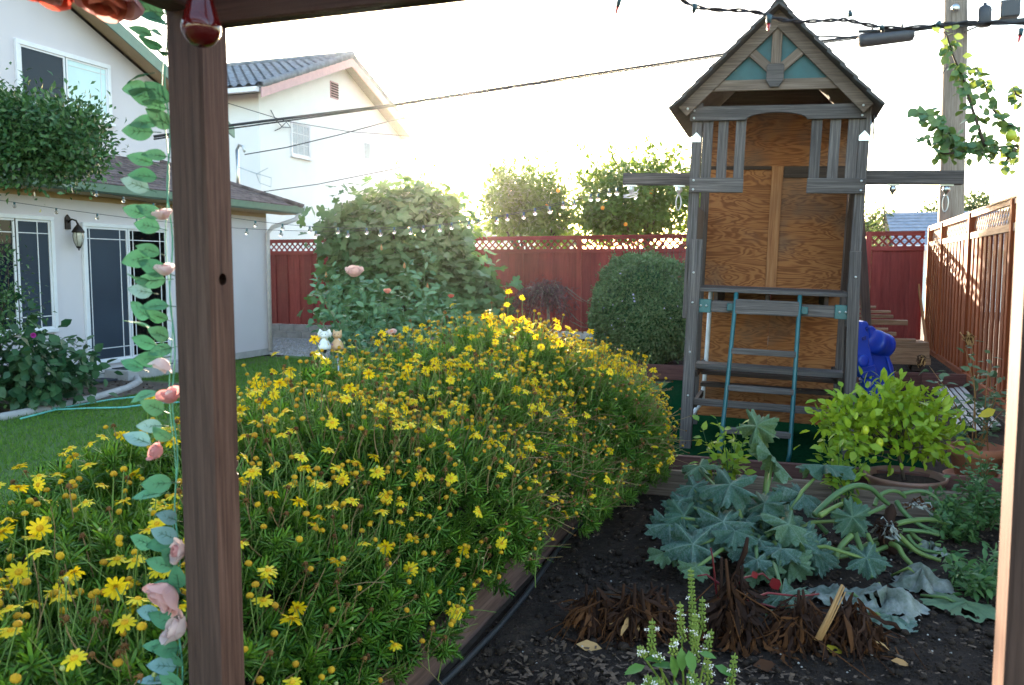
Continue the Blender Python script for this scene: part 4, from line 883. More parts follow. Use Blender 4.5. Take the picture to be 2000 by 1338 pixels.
# pale tree in the sun behind the fig
b3 = GY(860, 450, 21); b3[2] = 0; d3 = depth(GY(860, 420, 21))
tree('loquat_tree', 'sun-bleached leafy tree rising behind the fig tree', 'tree', b3, [ell(835, 375, d3, 40, 38, .6), ell(905, 415, d3, 35, 30, .5), ell(870, 430, d3, 60, 30, .7)], 46, 15, .22, LO, (.12, .20), 'citrus_leaf', 0, .09, down=.1)
# trees far right beyond the fence
def far_tree(label, x, y, Y, rx, ry, size=(.16, .30), n=50, mat='far_tree', name='distant_tree'):
    b = GY(x, y, Y); d = depth(b); g = b.copy(); g[2] = 0
    tree(name, label, 'tree', g, [ell(x, y, d, rx, ry), ell(x + rx * .4, y + ry * .5, d, rx * .7, ry * .6), ell(x - rx * .4, y + ry * .4, d, rx * .7, ry * .6)], n, 16, .30, LO, size, mat, 0, .12, down=.1)
far_tree('distant green tree just right of the playhouse leg', 1706, 440, 46, 20, 18)
far_tree('distant bush between the blue-grey roof and the utility pole', 1828, 424, 46, 18, 22)
far_tree('distant bush right of the utility pole above the cedar fence', 1905, 400, 44, 12, 14, n=30)
cb = GY(1728, 440, 40); cd = depth(cb); c0 = cb.copy(); c0[2] = 0
t = thing('conifer', 'small distant conifer beside the blue-grey roof', 'tree', c0); top = D(1728, 395, cd)
m = MB(); m.tube([c0, top], [.12, .02], 6); m.build('trunk', 'bark', t)
P = []; Dr = []
for i in range(420):
    s_ = RNG.random() ** .8; a = RNG.random() * 6.28; zz = top[2] - s_ * (top[2] - 1.0); r = (.06 + s_ * .75) * RNG.uniform(.3, 1); P.append([c0[0] + math.cos(a) * r, c0[1] + math.sin(a) * r, zz - r * .15]); Dr.append([math.cos(a), math.sin(a), -.2])
foliage(t, 'branch', 'foliage', LF['narrow'], P, Dr, rdir(len(P), 1), RNG.uniform(.25, .5, len(P)), ['far_tree'])
# round clipped shrub
cc = D(1258, 612, 13.4); cc[2] = .98
t = thing('clipped_shrub', 'round clipped evergreen shrub with tiny lavender flowers', 'shrub', (cc[0], cc[1], .16))
n = 34000; u = rdir(n); r = 1 - np.abs(RNG.normal(size=n)) * .07 + .075 * np.sin(u[:, 0] * 4 + 1) * np.cos(u[:, 2] * 4 + u[:, 1] * 5) + .03 * np.sin(u[:, 0] * 17 + u[:, 2] * 13) + .03 * (RNG.random(n) < .08) * RNG.random(n) * 4; P = cc + u * r[:, None] * [.84, .84, .92]; ok = P[:, 2] > .2; P = P[ok]; u = u[ok]; n = len(P)
foliage(t, 'leaf', 'foliage', LF['oval_small'], P, u + RNG.normal(size=(n, 3)) * .7, u + RNG.normal(size=(n, 3)) * .5 + [0, 0, .4], RNG.uniform(.035, .06, n), ['clipped_leaf'])
m = MB(); m.lathe([(.05, .16), (.45, .3), (.66, .7), (.70, 1.0), (.6, 1.4), (.3, 1.68), (0, 1.74)], (cc[0], cc[1], 0), 20); m.build('twig_core', 'boxleaf', t)
n = 90; u = rdir(n) * [1, 1, .5]; u = u / np.linalg.norm(u, axis=1, keepdims=True); u = u[(u @ FW < -.1)]; P = cc + u * [.85, .85, .93]; foliage(t, 'flower', 'blossom', LF['round'], P, rdir(len(P)), u, RNG.uniform(.02, .045, len(P)), ['lavender'])
# laceleaf maple
mc = D(1068, 590, 14.6); mb2 = mc.copy(); mb2[2] = .16
t = thing('laceleaf_maple', 'low dark red laceleaf maple in front of the red fence', 'shrub', mb2)
m = MB(); P = []; Dr = []
m.tube([mb2, mb2 + [.05, 0, .35], mc + [.0, 0, .15]], [.035, .03, .02], 6)
for i in range(30):
    a = RNG.random() * 6.28; r = RNG.uniform(.15, .75); top = mc + np.array([math.cos(a) * r * .5, math.sin(a) * r * .5, .36 - r * .25 + RNG.uniform(-.1, .08)]); end = mc + np.array([math.cos(a) * r * 1.15, math.sin(a) * r, -.02 - r * .45 + RNG.uniform(-.12, .2)])
    m.tube([mc + [0, 0, .12], top, (top + end) / 2 + [0, 0, .08], end], [.012, .008, .005, .002], 4)
    for s_ in np.linspace(0, 1, 20):
        q = top * (1 - s_) + end * s_ + [0, 0, .08 * math.sin(s_ * 3.14)]
        for _ in range(3): P.append(q + RNG.normal(size=3) * .05); Dr.append(unit(end - top) * .6 + RNG.normal(size=3) * .8 + [0, 0, -.3])
for x, y, x2, y2 in ((1105, 560, 1165, 600), (1110, 570, 1140, 590), (1120, 630, 1150, 640), (1115, 612, 1140, 632)): a, b = D(x, y, 14.5), D(x2, y2, 14.4); m.tube([a, (a + b) / 2 + [0, 0, -.03], b], [.010, .008, .004], 5)
m.build('branches', 'pole_wood', t); foliage(t, 'leaf', 'foliage', LF['narrow'], P, Dr, rdir(len(P), .5), RNG.uniform(.06, .11, len(P)), ['maple_leaf'])
# dark twiggy shrub above the clipped one, at the fence
tw = D(1290, 520, 15.6); wb = tw.copy(); wb[2] = .16
t = thing('twiggy_shrub', 'sparse reddish twiggy shrub against the fence above the clipped shrub', 'shrub', wb); m = MB(); P = []; Dr = []
for i in range(26):
    e = D(1240 + RNG.random() * 100, 445 + RNG.random() * 80, 15.6 + RNG.normal() * .2); md = (wb + e) / 2 + RNG.normal(size=3) * .1; m.tube([wb, md, e], [.012, .007, .002], 4)
    for s_ in np.linspace(.3, 1, 14): P.append(md * (1 - s_) + e * s_ + RNG.normal(size=3) * .04); Dr.append(rdir(1)[0])
m.build('stems', 'bark', t); foliage(t, 'leaf', 'foliage', LF['oval_small'], P, Dr, rdir(len(P), .5), RNG.uniform(.02, .045, len(P)), ['maple_leaf'])

def cane_plant(name, label, cat, base, tips, per, size, protos, lmat, smat, nparts=0, rad=.008, spread=.03, arch=.12, start=.3, part='leaf', up=.5, taper=.3, group=None):
    t = thing(name, label, cat, base, group=group); m = MB(); P = []; Dr = []; N_ = []
    for e in tips:
        b = np.asarray(base) + RNG.normal(size=3) * [.03, .03, 0]; e = np.asarray(e, float); md = b * .45 + e * .55 + np.array([0, 0, arch * np.linalg.norm(e - b)]) * .6 + RNG.normal(size=3) * .02
        m.tube([b, (b + md) / 2 + RNG.normal(size=3) * .01, md, (md + e) / 2 + [0, 0, .01], e], [rad, rad * .9, rad * .75, rad * .55, rad * taper], 5)
        for s_ in np.linspace(start, 1, per):
            q = (b * (1 - s_) ** 2 + 2 * s_ * (1 - s_) * (2 * md - .5 * b - .5 * e) + s_ * s_ * e); sd = rdir(1)[0]; P.append(q + sd * spread * RNG.random()); Dr.append(sd * [1, 1, .5] + [0, 0, .15]); N_.append(rdir(1, 1.2)[0] + [0, 0, up])
    m.build('stem', smat, t); foliage(t, part, 'foliage', protos, P, Dr, N_, RNG.uniform(size[0], size[1], len(P)), [lmat], nparts); return t
# rose bush
rd = 7.4; rb = D(790, 700, rd); rb[2] = 0
tips = [(620, 565), (632, 545), (615, 610), (628, 640), (645, 575), (692, 535), (640, 520), (640, 600), (625, 570), (740, 545), (755, 575), (830, 485), (800, 510), (860, 560), (880, 585), (770, 600), (720, 610), (830, 600), (900, 620), (690, 640), (765, 655), (840, 560), (780, 560), (710, 560), (860, 640), (660, 660), (800, 640)]
RS = cane_plant('rose_bush', 'tall rose bush with pink and salmon blooms behind the daisies', 'rose bush', rb, [D(x, y, rd + RNG.uniform(-.35, .35)) for x, y in tips], 46, (.06, .105), LF['oval'], 'rose_leaf', 'weed', 280, .008, .10, .05, .42)
def bloom(mb, c, r, ax, layers=4, mats=(0, 1), tall=1.15):
    """overlapping cupped petals round a tight heart"""
    ax = unit(ax); a = np.array([0, 0, 1.0]) if abs(ax[2]) < .9 else np.array([1.0, 0, 0]); X = unit(np.cross(a, ax)); Y = np.cross(ax, X); c = np.asarray(c, float)
    for L_ in range(layers):
        q0 = L_ / max(1, layers - 1); k = 3 + (L_ > 1) + (L_ > 2); rr = r * (.38 + .62 * q0); top = 2.25 - .55 * q0; n_ = 6; nv = 6
        for j in range(k):
            th = 2 * math.pi * (j + .5 * L_ + random.uniform(-.12, .12)) / k; vs = []; hh = random.uniform(.92, 1.1)
            for v in range(nv + 1):
                tv = v / nv; al = top * tv * hh; fl = 1 + (.32 * q0) * max(0, tv - .7) / .3
                wv = (math.pi / k) * 1.3 * math.sin(math.pi * min(1, .12 + tv * .62)) 
                for q in range(n_ + 1):
                    u = q / n_ * 2 - 1; al2 = al * (1 - .13 * u * u * tv); an = th + wv * u; rad = rr * math.sin(al2) * fl * (1 + .05 * u * u) if al2 < 1.57 else rr * (1 - (1 - math.sin(al2)) * (1 - .8 * q0)) * fl
                    vs.append(c + (X * math.cos(an) + Y * math.sin(an)) * rad - ax * rr * tall * math.cos(al2) * (1 - .1 * q0))
            mb.add(vs, [(v * (n_ + 1) + q, v * (n_ + 1) + q + 1, (v + 1) * (n_ + 1) + q + 1, (v + 1) * (n_ + 1) + q) for v in range(nv) for q in range(n_)], None, mats[0] if L_ >= layers - 2 else mats[1], True)
TOCAM = lambda P: unit(CAMP - np.asarray(P))
for x, y, r, mt_, ly in ((692, 527, .060, ('rose_petal', 'rose_petal'), 5), (757, 567, .026, ('rose_salmon', 'rose_salmon'), 3), (765, 647, .036, ('rose_petal', 'rose_salmon'), 3), (881, 577, .022, ('silk_red', 'silk_red'), 2)):
    c = D(x, y, rd - .25); m = MB(); bloom(m, c, r, TOCAM(c) * .35 + [0, 0, .9], ly); m.build('bloom', list(mt_), RS)
for x, y in ((637, 538), (745, 485), (790, 520), (835, 560)): m = MB(); c = D(x, y, rd - .1); m.lathe([(0, -.02), (.012, -.01), (.01, .012), (.004, .03), (0, .035)], c, 7); m.build('spent_bloom', 'straw', RS)
# low plants at the foot of the rose bush and by the fig
for (x, y, d, lab) in ((905, 640, 9.5, 'leafy green plant between the rose bush and the maple'), (700, 665, 7.6, 'low leafy plant beside the cat figurine')):
    b = D(x, y + 50, d); b[2] = 0.0; cane_plant('leafy_plant', lab, 'plant', b, [D(x + RNG.uniform(-55, 55), y + RNG.uniform(-35, 30), d + RNG.uniform(-.3, .3)) for _ in range(12)], 16, (.06, .12), LF['fig'] if x > 800 else LO, 'fig_leaf' if x > 800 else 'rose_leaf', 'weed', 60, .006, .05)
# small plants beside the clipped shrub's foot
b = GZ(1150, 700, .16); cane_plant('leafy_plant', 'low plant in front of the clipped shrub at its left foot', 'plant', b, [b + RNG.normal(size=3) * [.35, .25, .0] + [0, 0, RNG.uniform(.15, .4)] for _ in range(14)], 14, (.05, .10), LO, 'sage_leaf', 'weed', 0, .005, .05)
# shrubs by the house
sb_ = D(-75, 520, 9.2); sb_[2] = 0
tree('standard_shrub', 'dense glossy evergreen crown hanging before the house roof', 'shrub', sb_, [ell(-40, 270, 9.2, 110, 72, .8), ell(60, 255, 9.1, 95, 62, .6), ell(105, 240, 9.0, 70, 45, .5), ell(145, 285, 9.0, 55, 48, .45), ell(60, 310, 9.1, 110, 32, .6)], 420, 34, .10, LF['oval_small'], (.05, .085), 'boxleaf', 280, .07, down=-.35, limbs=12, fork_at=D(-60, 300, 9.2))
hb = GZ(55, 775, .02)
tree('hydrangea', 'broad-leaved dark green shrub under the house window', 'shrub', hb, [ell(60, 720, 10.0, 85, 60, .6), ell(10, 690, 9.9, 60, 70, .5), ell(120, 740, 10.1, 50, 40, .4)], 70, 14, .12, LF['round'], (.10, .17), 'hydrangea', 200, .02, down=.25, bottom=.08)
tree('box_shrub', 'small-leaved dark shrub before the left window', 'shrub', GZ(-30, 770, .02), [ell(5, 550, 9.6, 30, 80, .3), ell(15, 620, 9.6, 50, 50, .4), ell(0, 480, 9.6, 14, 25, .2)], 60, 22, .08, LF['oval_small'], (.035, .065), 'boxleaf', 0, .02, down=0, limbs=20)
rb2 = GZ(125, 765, .02); cane_plant('young_shrub', 'sparse leggy shrub with yellowing leaves beside the sliding door', 'shrub', rb2, [D(x, y, depth(rb2) + RNG.uniform(-.2, .2)) for x, y in ((105, 650), (125, 660), (150, 655), (170, 665), (185, 680), (160, 690), (140, 700), (180, 710), (110, 680), (95, 700), (190, 730))], 13, (.08, .15), LO, 'sage_leaf', 'bark', 90, .006, .06, .02, .35)
lb = GZ(40, 800, .02); cane_plant('low_plant', 'low light green plant at the edge of the house bed', 'plant', lb, [lb + RNG.normal(size=3) * [.25, .25, 0] + [0, 0, RNG.uniform(.1, .3)] for _ in range(16)], 12, (.06, .10), LO, 'weed', 'weed', 50, .005, .05)
m = MB(); c = D(65, 655, 9.5); bloom(m, c, .022, TOCAM(c), 3); plain('magenta', (.42, .03, .28), .6); tag(m.build('magenta_flower', ['magenta', 'magenta']), 'single magenta flower on the shrub under the window', 'flower')

# fruit tree branch at the right edge
pd = 6.2; tb_ = np.array([1.78, 6.35, 0.0])
PT = thing('fruit_tree', 'leafy fruit tree branch reaching in before the utility pole', 'tree', tb_)
m = MB(); br = [[(2060, 330), (1985, 285), (1920, 290), (1870, 282), (1845, 250), (1815, 222), (1795, 222)], [(1925, 288), (1900, 215), (1880, 150), (1862, 110), (1850, 70), (1842, 62)], [(2010, 262), (1965, 240), (1940, 215), (1925, 170), (1905, 130)], [(1985, 290), (1960, 320), (1975, 330)], [(1870, 282), (1830, 270), (1800, 265)], [(1920, 290), (1850, 300), (1822, 295)], [(2020, 200), (1985, 185), (1978, 170)]]
tp = D(2060, 330, pd); m.tube([tb_ - [0, 0, .05], tb_ + [.02, 0, 1.2], tp + [.0, 0, -.3], tp], [.06, .05, .04, .03], 8)
m.tube([tp, D(2040, 262, pd), D(2010, 262, pd)], [.02, .015, .01], 6); m.tube([tp, D(2040, 230, pd), D(2020, 200, pd)], [.02, .015, .01], 6)
P = []; Dr = []; Nn = []
for b in br:
    w3 = [D(x, y, pd + .05 * math.sin(i)) for i, (x, y) in enumerate(b)]; m.tube(w3, list(np.linspace(.013, .003, len(w3))), 5)
    dn = 4.6 if b[0] == (2060, 330) else 3.0
    for i in range(len(w3) - 1):
        L_ = np.linalg.norm(w3[i + 1] - w3[i]); c = int(L_ / .028 * dn)
        for s_ in RNG.random(c): P.append(w3[i] * (1 - s_) + w3[i + 1] * s_ + RNG.normal(size=3) * .028); Dr.append(rdir(1)[0] * [1, 1, .6] + [0, 0, -.35]); Nn.append(-FW * RNG.uniform(0, 1.2) + rdir(1)[0] * .7 + [0, 0, .4])
m.build('branch', 'bark', PT); foliage(PT, 'leaf', 'foliage', LF['round'], P, Dr, Nn, RNG.uniform(.055, .09, len(P)), ['pear_leaf'], 300)
q = MB(); q.lathe([(0, -.04), (.03, -.03), (.04, 0), (.03, .03), (0, .038)], D(1975, 265, pd - .1), 10); q.build('fruit', 'lemon_fruit', PT)

# ------------------------------------------------------------------ the yellow daisy hedge
HY0, HY1 = 0.75, 6.25
def h_cx(Y): return np.interp(Y, [0, 2, 4, 5.2, 6.3], [-2.16, -2.14, -2.10, -1.95, -1.80])
def h_w(Y): return np.interp(Y, [0, 2, 4, 5.2, 6.3], [.84, .84, .86, .98, .96])
def h_h(Y): return np.interp(Y, [0, 1.5, 2.2, 3, 4, 5, 5.8, 6.3], [.66, .71, .77, .84, .98, 1.04, .97, .82])
_ph = RNG.random(8) * 6.28
def hedge(Y, phi, k=1.0):
    """surface of the hedge: Y along it, phi 0 on the soil side, pi/2 on the crest"""
    Y = np.asarray(Y, float); phi = np.asarray(phi, float)
    end = np.sqrt(np.clip(1 - (np.clip((Y - 5.5) / 1.0, 0, 1)) ** 2, .02, 1)) * np.sqrt(np.clip(1 - (np.clip((1.1 - Y) / .7, 0, 1)) ** 2, .02, 1))
    b = 1 + .09 * np.sin(Y * 3.1 + _ph[0] + 2 * np.sin(phi * 2 + _ph[1])) * np.sin(phi * 3.3 + _ph[2]) + .06 * np.sin(Y * 6.7 + phi * 4 + _ph[3])
    e = 2 / 2.5; c, s_ = np.cos(phi), np.sin(phi)
    x = h_cx(Y) + h_w(Y) * (.55 + .45 * end) * np.sign(c) * np.abs(c) ** e * b * k
    z = .14 + h_h(Y) * (.35 + .65 * end) * np.abs(s_) ** e * b * k
    return np.stack([x, Y, z], -1)
def hnorm(Y, phi):
    a = hedge(Y + .02, phi) - hedge(Y - .02, phi); b = hedge(Y, phi + .02) - hedge(Y, phi - .02); n_ = np.cross(a, b); n_ *= -np.sign(np.sum(n_ * (hedge(Y, phi) - np.stack([h_cx(Y), Y, np.full_like(Y, .4)], -1)), -1, keepdims=True)) * -1
    return n_ / (np.linalg.norm(n_, axis=-1, keepdims=True) + 1e-9)
# leaf sprays
def euryops_leaf(m, base, d, nrm, L):
    d = unit(d); x = unit(np.cross(d, nrm)); z = np.cross(x, d); b = np.asarray(base, float)
    def pt(u, v): return b + d * v * L + x * u * 1.12 * L - z * (.22 * v * v) * L
    vs = [pt(-.035, 0), pt(.035, 0)]; fs = []
    prev = (0, 1)
    for i, v in enumerate((.25, .5, .75)):
        k = len(vs); wv = .065; vs += [pt(-wv, v), pt(wv, v)]; fs.append((prev[0], prev[1], k + 1, k))
        lob = (.26, .34, .25)[i]; k2 = len(vs); vs += [pt(-lob, v + .17), pt(lob, v + .17)]; fs.append((k, prev[0], k2)); fs.append((prev[1], k + 1, k2 + 1)); prev = (k, k + 1)
    k = len(vs); vs.append(pt(0, 1.0)); fs.append((prev[0], prev[1], k)); m.add(vs, fs, None, 0, True)
def spray():
    m = MB(); n_ = random.randint(10, 13)
    for j in range(n_):
        a = j * 2.4 + random.uniform(-.3, .3); el = .25 + 1.0 * j / n_; d = np.array([math.cos(a) * math.cos(el), math.sin(el), math.sin(a) * math.cos(el)])
        euryops_leaf(m, (0, .05 * j, 0), d, (0, 1, .01), random.uniform(.75, 1.05))
    m.tube([(0, -.9, 0), (0, .5, 0)], .03, 3, cap=False); return Leaf(m)
SPR = [spray() for _ in range(5)]
# flower heads: (origin at the head, stem running down -y ... built along +y so frames() aims them)
def head(kind, tilt, bend, sl):
    m = MB(); ct, st = math.cos(tilt), math.sin(tilt); ax = np.array([st, ct, 0.0]); X = np.array([ct, -st, 0.0]); Zx = np.array([0, 0, 1.0])
    pts = [np.array([bend * (1 - q) ** 2 * 1.0, -sl * (1 - q), bend * .4 * (1 - q)]) for q in np.linspace(0, 1, 5)]
    m.tube(pts, [.0021, .0020, .0018, .0016, .0016], 4, mat=2, cap=False)
    if kind == 'daisy':
        n_ = random.randint(11, 14)
        for j in range(n_):
            a = 2 * math.pi * j / n_ + random.uniform(-.1, .1); L_ = .0245 * random.uniform(.85, 1.08); dn = random.uniform(-.05, .45); w2 = .0040
            dd = X * math.cos(a) + Zx * math.sin(a); sd = np.cross(ax, dd)
            vs = []
            for q, wq in ((0.2, .55), (.6, 1.0), (.9, .85), (1.0, .35)):
                c = dd * L_ * q + ax * (.003 - dn * L_ * q * q); vs += [c - sd * w2 * wq, c + sd * w2 * wq]
            m.add(vs, [(0, 1, 3, 2), (2, 3, 5, 4), (4, 5, 7, 6)], None, 0, True)
        m.lathe([(.0078, .001), (.0072, .0045), (.004, .0068), (0, .0072)], (0, 0, 0), 8, 1, axis=ax)
    elif kind == 'ball': m.lathe([(.003, -.004), (.0095, -.001), (.0105, .004), (.008, .009), (.003, .0115), (0, .0118)], (0, 0, 0), 8, 1, axis=ax)
    elif kind == 'bud': m.lathe([(.002, -.004), (.0055, -.001), (.006, .003), (.003, .007), (0, .0078)], (0, 0, 0), 6, 1, axis=ax)
    else:
        m.lathe([(.003, -.004), (.008, .0), (.0075, .005), (.004, .0085), (0, .009)], (0, 0, 0), 7, 1, axis=ax)
        for j in range(6): a = j * 1.05; dd = X * math.cos(a) + Zx * math.sin(a); m.bar(dd * .006, dd * .012 - ax * .007, .003, .0012, ax, 1)
    return Leaf(m)
HEADS = {k_: [head(k_, t_, b_, s_) for t_, b_, s_ in v] for k_, v in {
    'daisy': [(.0, .02, .16), (.35, .05, .14), (.7, .03, .18), (1.0, .05, .12), (.5, -.04, .2), (.2, .06, .22)],
    'ball': [(.1, .02, .13), (.5, .05, .16), (.9, -.03, .11)], 'brown': [(.2, .03, .11), (.8, .05, .14), (1.4, .04, .10)], 'bud': [(.1, .02, .13), (.3, -.04, .17)]}.items()}
_st = MB(); _st.tube([(0, 0, 0), (.004, .06, .003), (.014, .12, .008), (.03, .17, .016)], [.0019, .0017, .0014, .0011], 3, cap=False); STK = Leaf(_st)
HM = {'daisy': ['petal', 'disc', 'daisy_stem'], 'ball': ['petal', 'spent', 'daisy_stem'], 'brown': ['petal', 'brown_head', 'daisy_stem_dry'], 'bud': ['petal', 'bud', 'daisy_stem']}
def vis_phi(n_):  # more on the crest than on the flanks
    return np.clip(RNG.normal(1.15, .55, n_), .12, 2.6)
def daisy_bush(label, y0, y1, nspray, nhead, nobj, seed, open_=.17):
    base = hedge(np.array([(y0 + y1) / 2]), np.array([1.57]))[0].copy(); base[2] = .1
    t = thing('daisy_bush', label, 'daisy bush', base, group='yellow daisy bushes in the raised bed')
    Y = RNG.uniform(y0, y1, nspray); ph = RNG.uniform(.03, 3.0, nspray); k_ = 1 - np.abs(RNG.normal(size=nspray)) * .17 - .02
    P = hedge(Y, ph, k_); nn = hnorm(Y, ph); dr = nn + RNG.normal(size=(nspray, 3)) * .42 + [0, 0, .42]
    foliage(t, 'leaf_spray', 'foliage', SPR, P, dr, rdir(nspray), RNG.uniform(.040, .071, nspray), ['daisy_leaf'], 40)
    # woody stems inside
    m = MB()
    for i in range(int(60 * (y1 - y0) / 2)):
        yy = RNG.uniform(y0, y1); b = np.array([h_cx(yy) + RNG.normal() * .3, yy, .1]); e = hedge(np.array([yy + RNG.normal() * .1]), np.array([RNG.uniform(.3, 2.8)]), .85)[0]; m.tube([b, (b + e) / 2 + RNG.normal(size=3) * .05, e], [.009, .007, .004], 4, cap=False)
    m.build('stems', 'bark', t)['kind'] = 'stuff'
    ns = 420; Ys = RNG.uniform(y0, y1, ns); ps = np.clip(RNG.normal(1.0, .55, ns), .1, 2.4); Ps = hedge(Ys, ps, .93); ds = hnorm(Ys, ps) * .8 + RNG.normal(size=(ns, 3)) * .35 + [0, 0, .55]
    scatter('fine_stalks', [STK], np.zeros(ns, int), Ps, frames(ds, rdir(ns)), RNG.uniform(.6, 1.25, ns), ['daisy_stem'], t); ns //= 4
    scatter('dry_fine_stalks', [STK], np.zeros(ns, int), hedge(Ys[:ns] + .05, ps[:ns] * .8, .93), frames(ds[:ns] + RNG.normal(size=(ns, 3)) * .2, rdir(ns)), RNG.uniform(.6, 1.3, ns), ['daisy_stem_dry'], t)
    # heads
    Y = RNG.uniform(y0, y1, nhead); ph = vis_phi(nhead); P = hedge(Y, ph); nn = hnorm(Y, ph)
    dr = nn * .55 + RNG.normal(size=(nhead, 3)) * .30 + [0, 0, .8]; dr /= np.linalg.norm(dr, axis=1, keepdims=True)
    lift = RNG.uniform(.025, .12, nhead) + (RNG.random(nhead) < .18) * RNG.uniform(.03, .12, nhead); P = P + dr * lift[:, None]
    kinds = np.array(['daisy', 'ball', 'brown', 'bud'])
    pk = RNG.random(nhead); top = np.clip((ph - .4) / .7, 0, 1)
    kd = np.where(pk < open_ + .17 * top, 0, np.where(pk < .70 + .10 * top, 1, np.where(pk < .93, 2, 3)))
    S = RNG.uniform(.85, 1.15, nhead) * np.where(kd == 0, np.where(Y < 2.9, 1.2, 1.06), 1.0)
    # heads turn their faces to the sky and a little to the light side of the viewer
    spin = np.where(RNG.random((nhead, 1)) < .6, np.cross(dr, TOC(P)), rdir(nhead))
    vis = np.array([1.0 if (TOC(p[None])[0] @ n2) > -.25 else .2 for p, n2 in zip(P, nn)]); score = vis * S * np.array([1.5, 1, .9, .6])[kd] / np.linalg.norm(P - CAMP, axis=1)
    order = np.argsort(-score); isobj = np.zeros(nhead, bool); isobj[order[:nobj]] = True
    Rm = frames(dr, spin)
    for k2, kn in enumerate(kinds):
        idx = np.nonzero(kd == k2)[0]
        for i in idx[isobj[idx]]:
            pr = HEADS[kn][RNG.integers(len(HEADS[kn]))]; mt = Matrix.Translation(Vector(P[i])) @ Matrix(Rm[i].tolist()).to_4x4() @ Matrix.Scale(float(S[i]), 4)
            link({'daisy': 'flower', 'ball': 'petalless_flower', 'brown': 'withered_flower', 'bud': 'flower_bud'}[kn], pr.mesh(kn, HM[kn]), t, WM[t.name].inverted() @ mt)
        rest = idx[~isobj[idx]]
        if len(rest): scatter({'daisy': 'flowers_mass', 'ball': 'petalless_mass', 'brown': 'withered_mass', 'bud': 'bud_mass'}[kn], HEADS[kn], RNG.integers(0, len(HEADS[kn]), len(rest)), P[rest], Rm[rest], S[rest], HM[kn], t)
    return t
def TOC(P): v = CAMP - P; return v / np.linalg.norm(v, axis=1, keepdims=True)
daisy_bush('yellow daisy bush nearest the camera, left of and behind the post', HY0, 2.55, 2400, 560, 300, 1, .27)
daisy_bush('wide yellow daisy bush filling the middle of the bed', 2.55, 4.6, 2600, 1150, 300, 2)
daisy_bush('far end daisy bush spilling toward the playhouse ladder', 4.6, HY1 + .1, 2400, 1150, 280, 3)
# long dry stems arching over the soil side
t = thing('dry_stalks', 'tan dry flower stalks arching from the right side of the daisy bed', 'stalks', (-1.45, 5.0, .3)); 
for i in range(120):
    yy = RNG.uniform(3.6, 6.1); a = hedge(np.array([yy]), np.array([RNG.uniform(.1, .8)]), .9)[0]; e = a + np.array([RNG.uniform(.10, .30), RNG.normal() * .08, RNG.uniform(-.05, .16)]); q = MB(); q.tube([a, (a + e) / 2 + [0, 0, .035], e], [.0024, .002, .0016], 3, cap=False); q.lathe([(.002, -.004), (.007, 0), (.006, .005), (0, .008)], e, 6, 1); q.build('stalk', ['daisy_stem_dry', 'brown_head'], t)

# ------------------------------------------------------------------ vegetable bed
def squash_mesh(seed, lobed=1.0, ragged=.0):
    r = random.Random(seed); NS, NR = 72, 5; m = MB(); vs = [(0, 0, 0)]; ph = [r.random() * 6.28 for _ in range(4)]
    for i in range(1, NR + 1):
        t_ = i / NR
        for j in range(NS):
            a = 2 * math.pi * j / NS; s_ = a - math.pi / 2                       # angle from the tip (+y)
            w2 = math.atan2(math.sin(s_), math.cos(s_)); lob = .86 + .14 * lobed * math.cos(5 * w2) * (abs(w2) < 2.7); notch = .35 if abs(abs(w2) - math.pi) < .22 else 1.0
            edge = 1 + (.10 * (1 if j % 3 else -1) + .05 * math.sin(13 * a + ph[0]) + r.uniform(-ragged, ragged)) * t_ ** 3
            rad = t_ * lob * notch * edge * (1 - .12 * (1 - math.cos(w2)) / 2)
            z = .24 * t_ * abs(math.sin(2.5 * w2)) * -1 + .12 * t_ * t_ * math.sin(7 * a + ph[1]) + .05 * t_ ** 3 * math.sin(17 * a + ph[2]) - .22 * t_ * t_ + .12 * t_
            vs.append((rad * math.cos(a), rad * math.sin(a), z))
    fs = [(0, 1 + j, 1 + (j + 1) % NS) for j in range(NS)] + [(1 + (i - 1) * NS + j, 1 + i * NS + j, 1 + i * NS + (j + 1) % NS, 1 + (i - 1) * NS + (j + 1) % NS) for i in range(1, NR) for j in range(NS)]
    m.add(vs, fs, None, 0, True); return m
SQ = [squash_mesh(i, 1.0, .045).data('leaf', 'squash_leaf') for i in range(5)]; SQP = [squash_mesh(20 + i, .6, .12).data('wilted_leaf', 'squash_pale') for i in range(3)]
def put(mesh, name, parent, P, d, nrm, S, flat=1.0):
    Rm = frames(np.array([d], float), np.array([nrm], float))[0]; mt = Matrix.Translation(Vector([float(c) for c in P])) @ Matrix(Rm.tolist()).to_4x4() @ Matrix.Diagonal((S, S, S * flat, 1)); return link(name, mesh, parent, WM[parent.name].inverted() @ mt)
zb = GZ(1480, 1095, .02)
ZU = thing('zucchini_plant', 'zucchini plant with big silvery powdery leaves on the soil', 'squash plant', zb)
